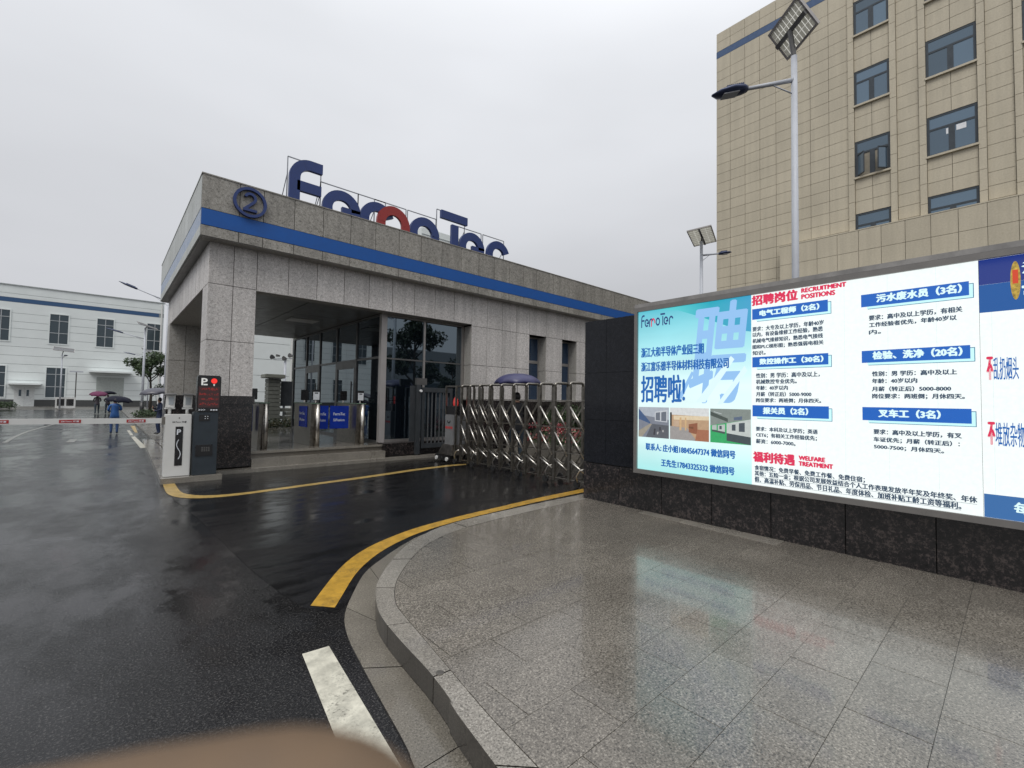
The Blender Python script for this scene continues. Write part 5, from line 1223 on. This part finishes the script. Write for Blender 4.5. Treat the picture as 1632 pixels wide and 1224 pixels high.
umbrella((.42, 24.5, 1.52), .46, 'black umbrella held over the person in blue', U_BLACK, (.12, .10), .34)
person((-.48, 49.0, 0), .1, 1.55, 'person in dark trousers under the plum umbrella', J_GREY, T_DARK, 'walk')
umbrella((-.42, 49.1, 1.78), .58, 'plum umbrella over the two people walking away', U_PURP, (.25, 0), .8)
person((.15, 50.0, 0), -.1, 1.52, 'person striding in dark trousers just right of the plum umbrella', J_GREY, T_DARK, 'walk')
umbrella((.20, 51.0, 1.85), .50, 'small black umbrella behind the plum umbrella', U_BLACK, (-.1, 0), .8)
person((1.55, 21.8, .10), PI*.55, 1.38, 'person in navy uniform standing half behind the barrier cabinet', J_NAVY, J_NAVY, 'hold')
umbrella((1.38, 21.8, 1.86), .48, 'grey umbrella held above the person beside the gatehouse corner', U_GREY, (.1, -.12), .6)
person((7.62, 8.30, 0), -.4, 1.78, 'person mostly hidden behind the folding gate under the navy umbrella', J_BLK, T_DARK, 'hold')
umbrella((7.62, 8.30, 2.28), .60, 'navy umbrella showing above the folding gate', U_NAVY, (0, 0), .75)

# ================================================================== THINGS THE GLASS REFLECTS
tree((18.4, -9.5, 0), 8.2, 2.7, 'broad tree standing behind the viewer and mirrored in the guard room glass', 4200, .34, [M_LEAFD], 5)
tree((23.5, -11.5, 0), 5.6, 1.8, 'smaller tree mirrored at the right of the guard room glass', 2600, .30, [M_LEAFD], 6)
tree((27, -11, 0), 4.2, 2.4, 'low bushy tree mirrored behind the gate bars', 2600, .32, [M_LEAFD], 8)
lowb = thing('low_building', 'pale two storey building mirrored in the guard room glass', 'building', (35, -45, 0))
MB().box(18, 75, -60, -45, 0, 10).build('wall', plain('pale_grey_render', (.33, .35, .36), .6), lowb)
for i in range(10):
    for j in range(2): MB().box(21+5*i, 23.6+5*i, -45.05, -44.95, 2+4*j, 4.4+4*j).build('window', M_GLASSF, lowb)
h_, q_, n_ = pdir(.5, .5)
lamp((14.6, -5.6, 0), 7.6, 'street lamp behind the viewer mirrored as a pale pole in the glass', (-.8, -.5, 0), .9, None, (14.6, -5.6, 8.0), n_, h_, .6, 1.0, .12, .09, 7.1, .1, .5)

# ================================================================== FINGERTIP NEAR THE LENS
def cp(px, py, d): return EYE+(cf+RR*((px-816)/F)-UU*((py-612)/F))*d
D_ = .028
c0 = cp(372, 1404, D_); ax = (cp(-20, 1476, D_*1.0)-c0).normalized(); R0 = .0079
mb = MB(); n = 28; prof = []
for i in range(9): a = PI/2*(1-i/8); prof.append((-math.sin(a)*R0*1.62, math.cos(a)*R0))
prof[0] = (prof[0][0], R0*.02)
prof += [(.008, R0*1.02), (.018, R0*1.0), (.024, R0*1.06), (.034, R0*1.04), (.048, R0*1.10), (.06, R0*1.1)]
vx = ax.cross(-UU).normalized(); vy = ax.cross(vx)
for s_, r_ in prof:
    for k in range(n): a = 2*PI*k/n; mb.v.append(tuple(c0+ax*s_+(vx*math.cos(a)+vy*math.sin(a)*.93)*r_))
for i in range(len(prof)-1):
    for k in range(n): mb.f.append((i*n+k, i*n+(k+1) % n, (i+1)*n+(k+1) % n, (i+1)*n+k)); mb.mi.append(0)
mb.f.append(tuple(range(n))); mb.f.append(tuple(range((len(prof)-1)*n, len(prof)*n))); mb.mi += [0, 0]
fgr = mb.build('finger', plain('shaded_finger_skin', (.125, .080, .045), .6, var=.08, vs=300), None, True)  # skin colour darkened to stand for the shade of phone and hand
tag(fgr, 'blurred brown fingertip in front of the lens along the bottom edge', 'finger')
nd = (-UU+ax*UU.dot(ax)).normalized(); nl = MB(); nc = c0+ax*(-.002)-vx*0
for k in range(12):
    a = 2*PI*k/12; nl.v.append(tuple(nc+ax*(.005*math.cos(a))+(nd*math.cos(.5*math.sin(a))+nd.cross(ax)*math.sin(.5*math.sin(a)))*(R0*1.01)))
nl.f.append(tuple(range(12))); nl.mi.append(0); nn = nl.build('nail', plain('nail', (.5, .33, .27), .3), None); nn.parent = fgr
print('tris', sum(sum(len(p.vertices)-2 for p in o.data.polygons) for o in bpy.data.objects if o.type == 'MESH'))
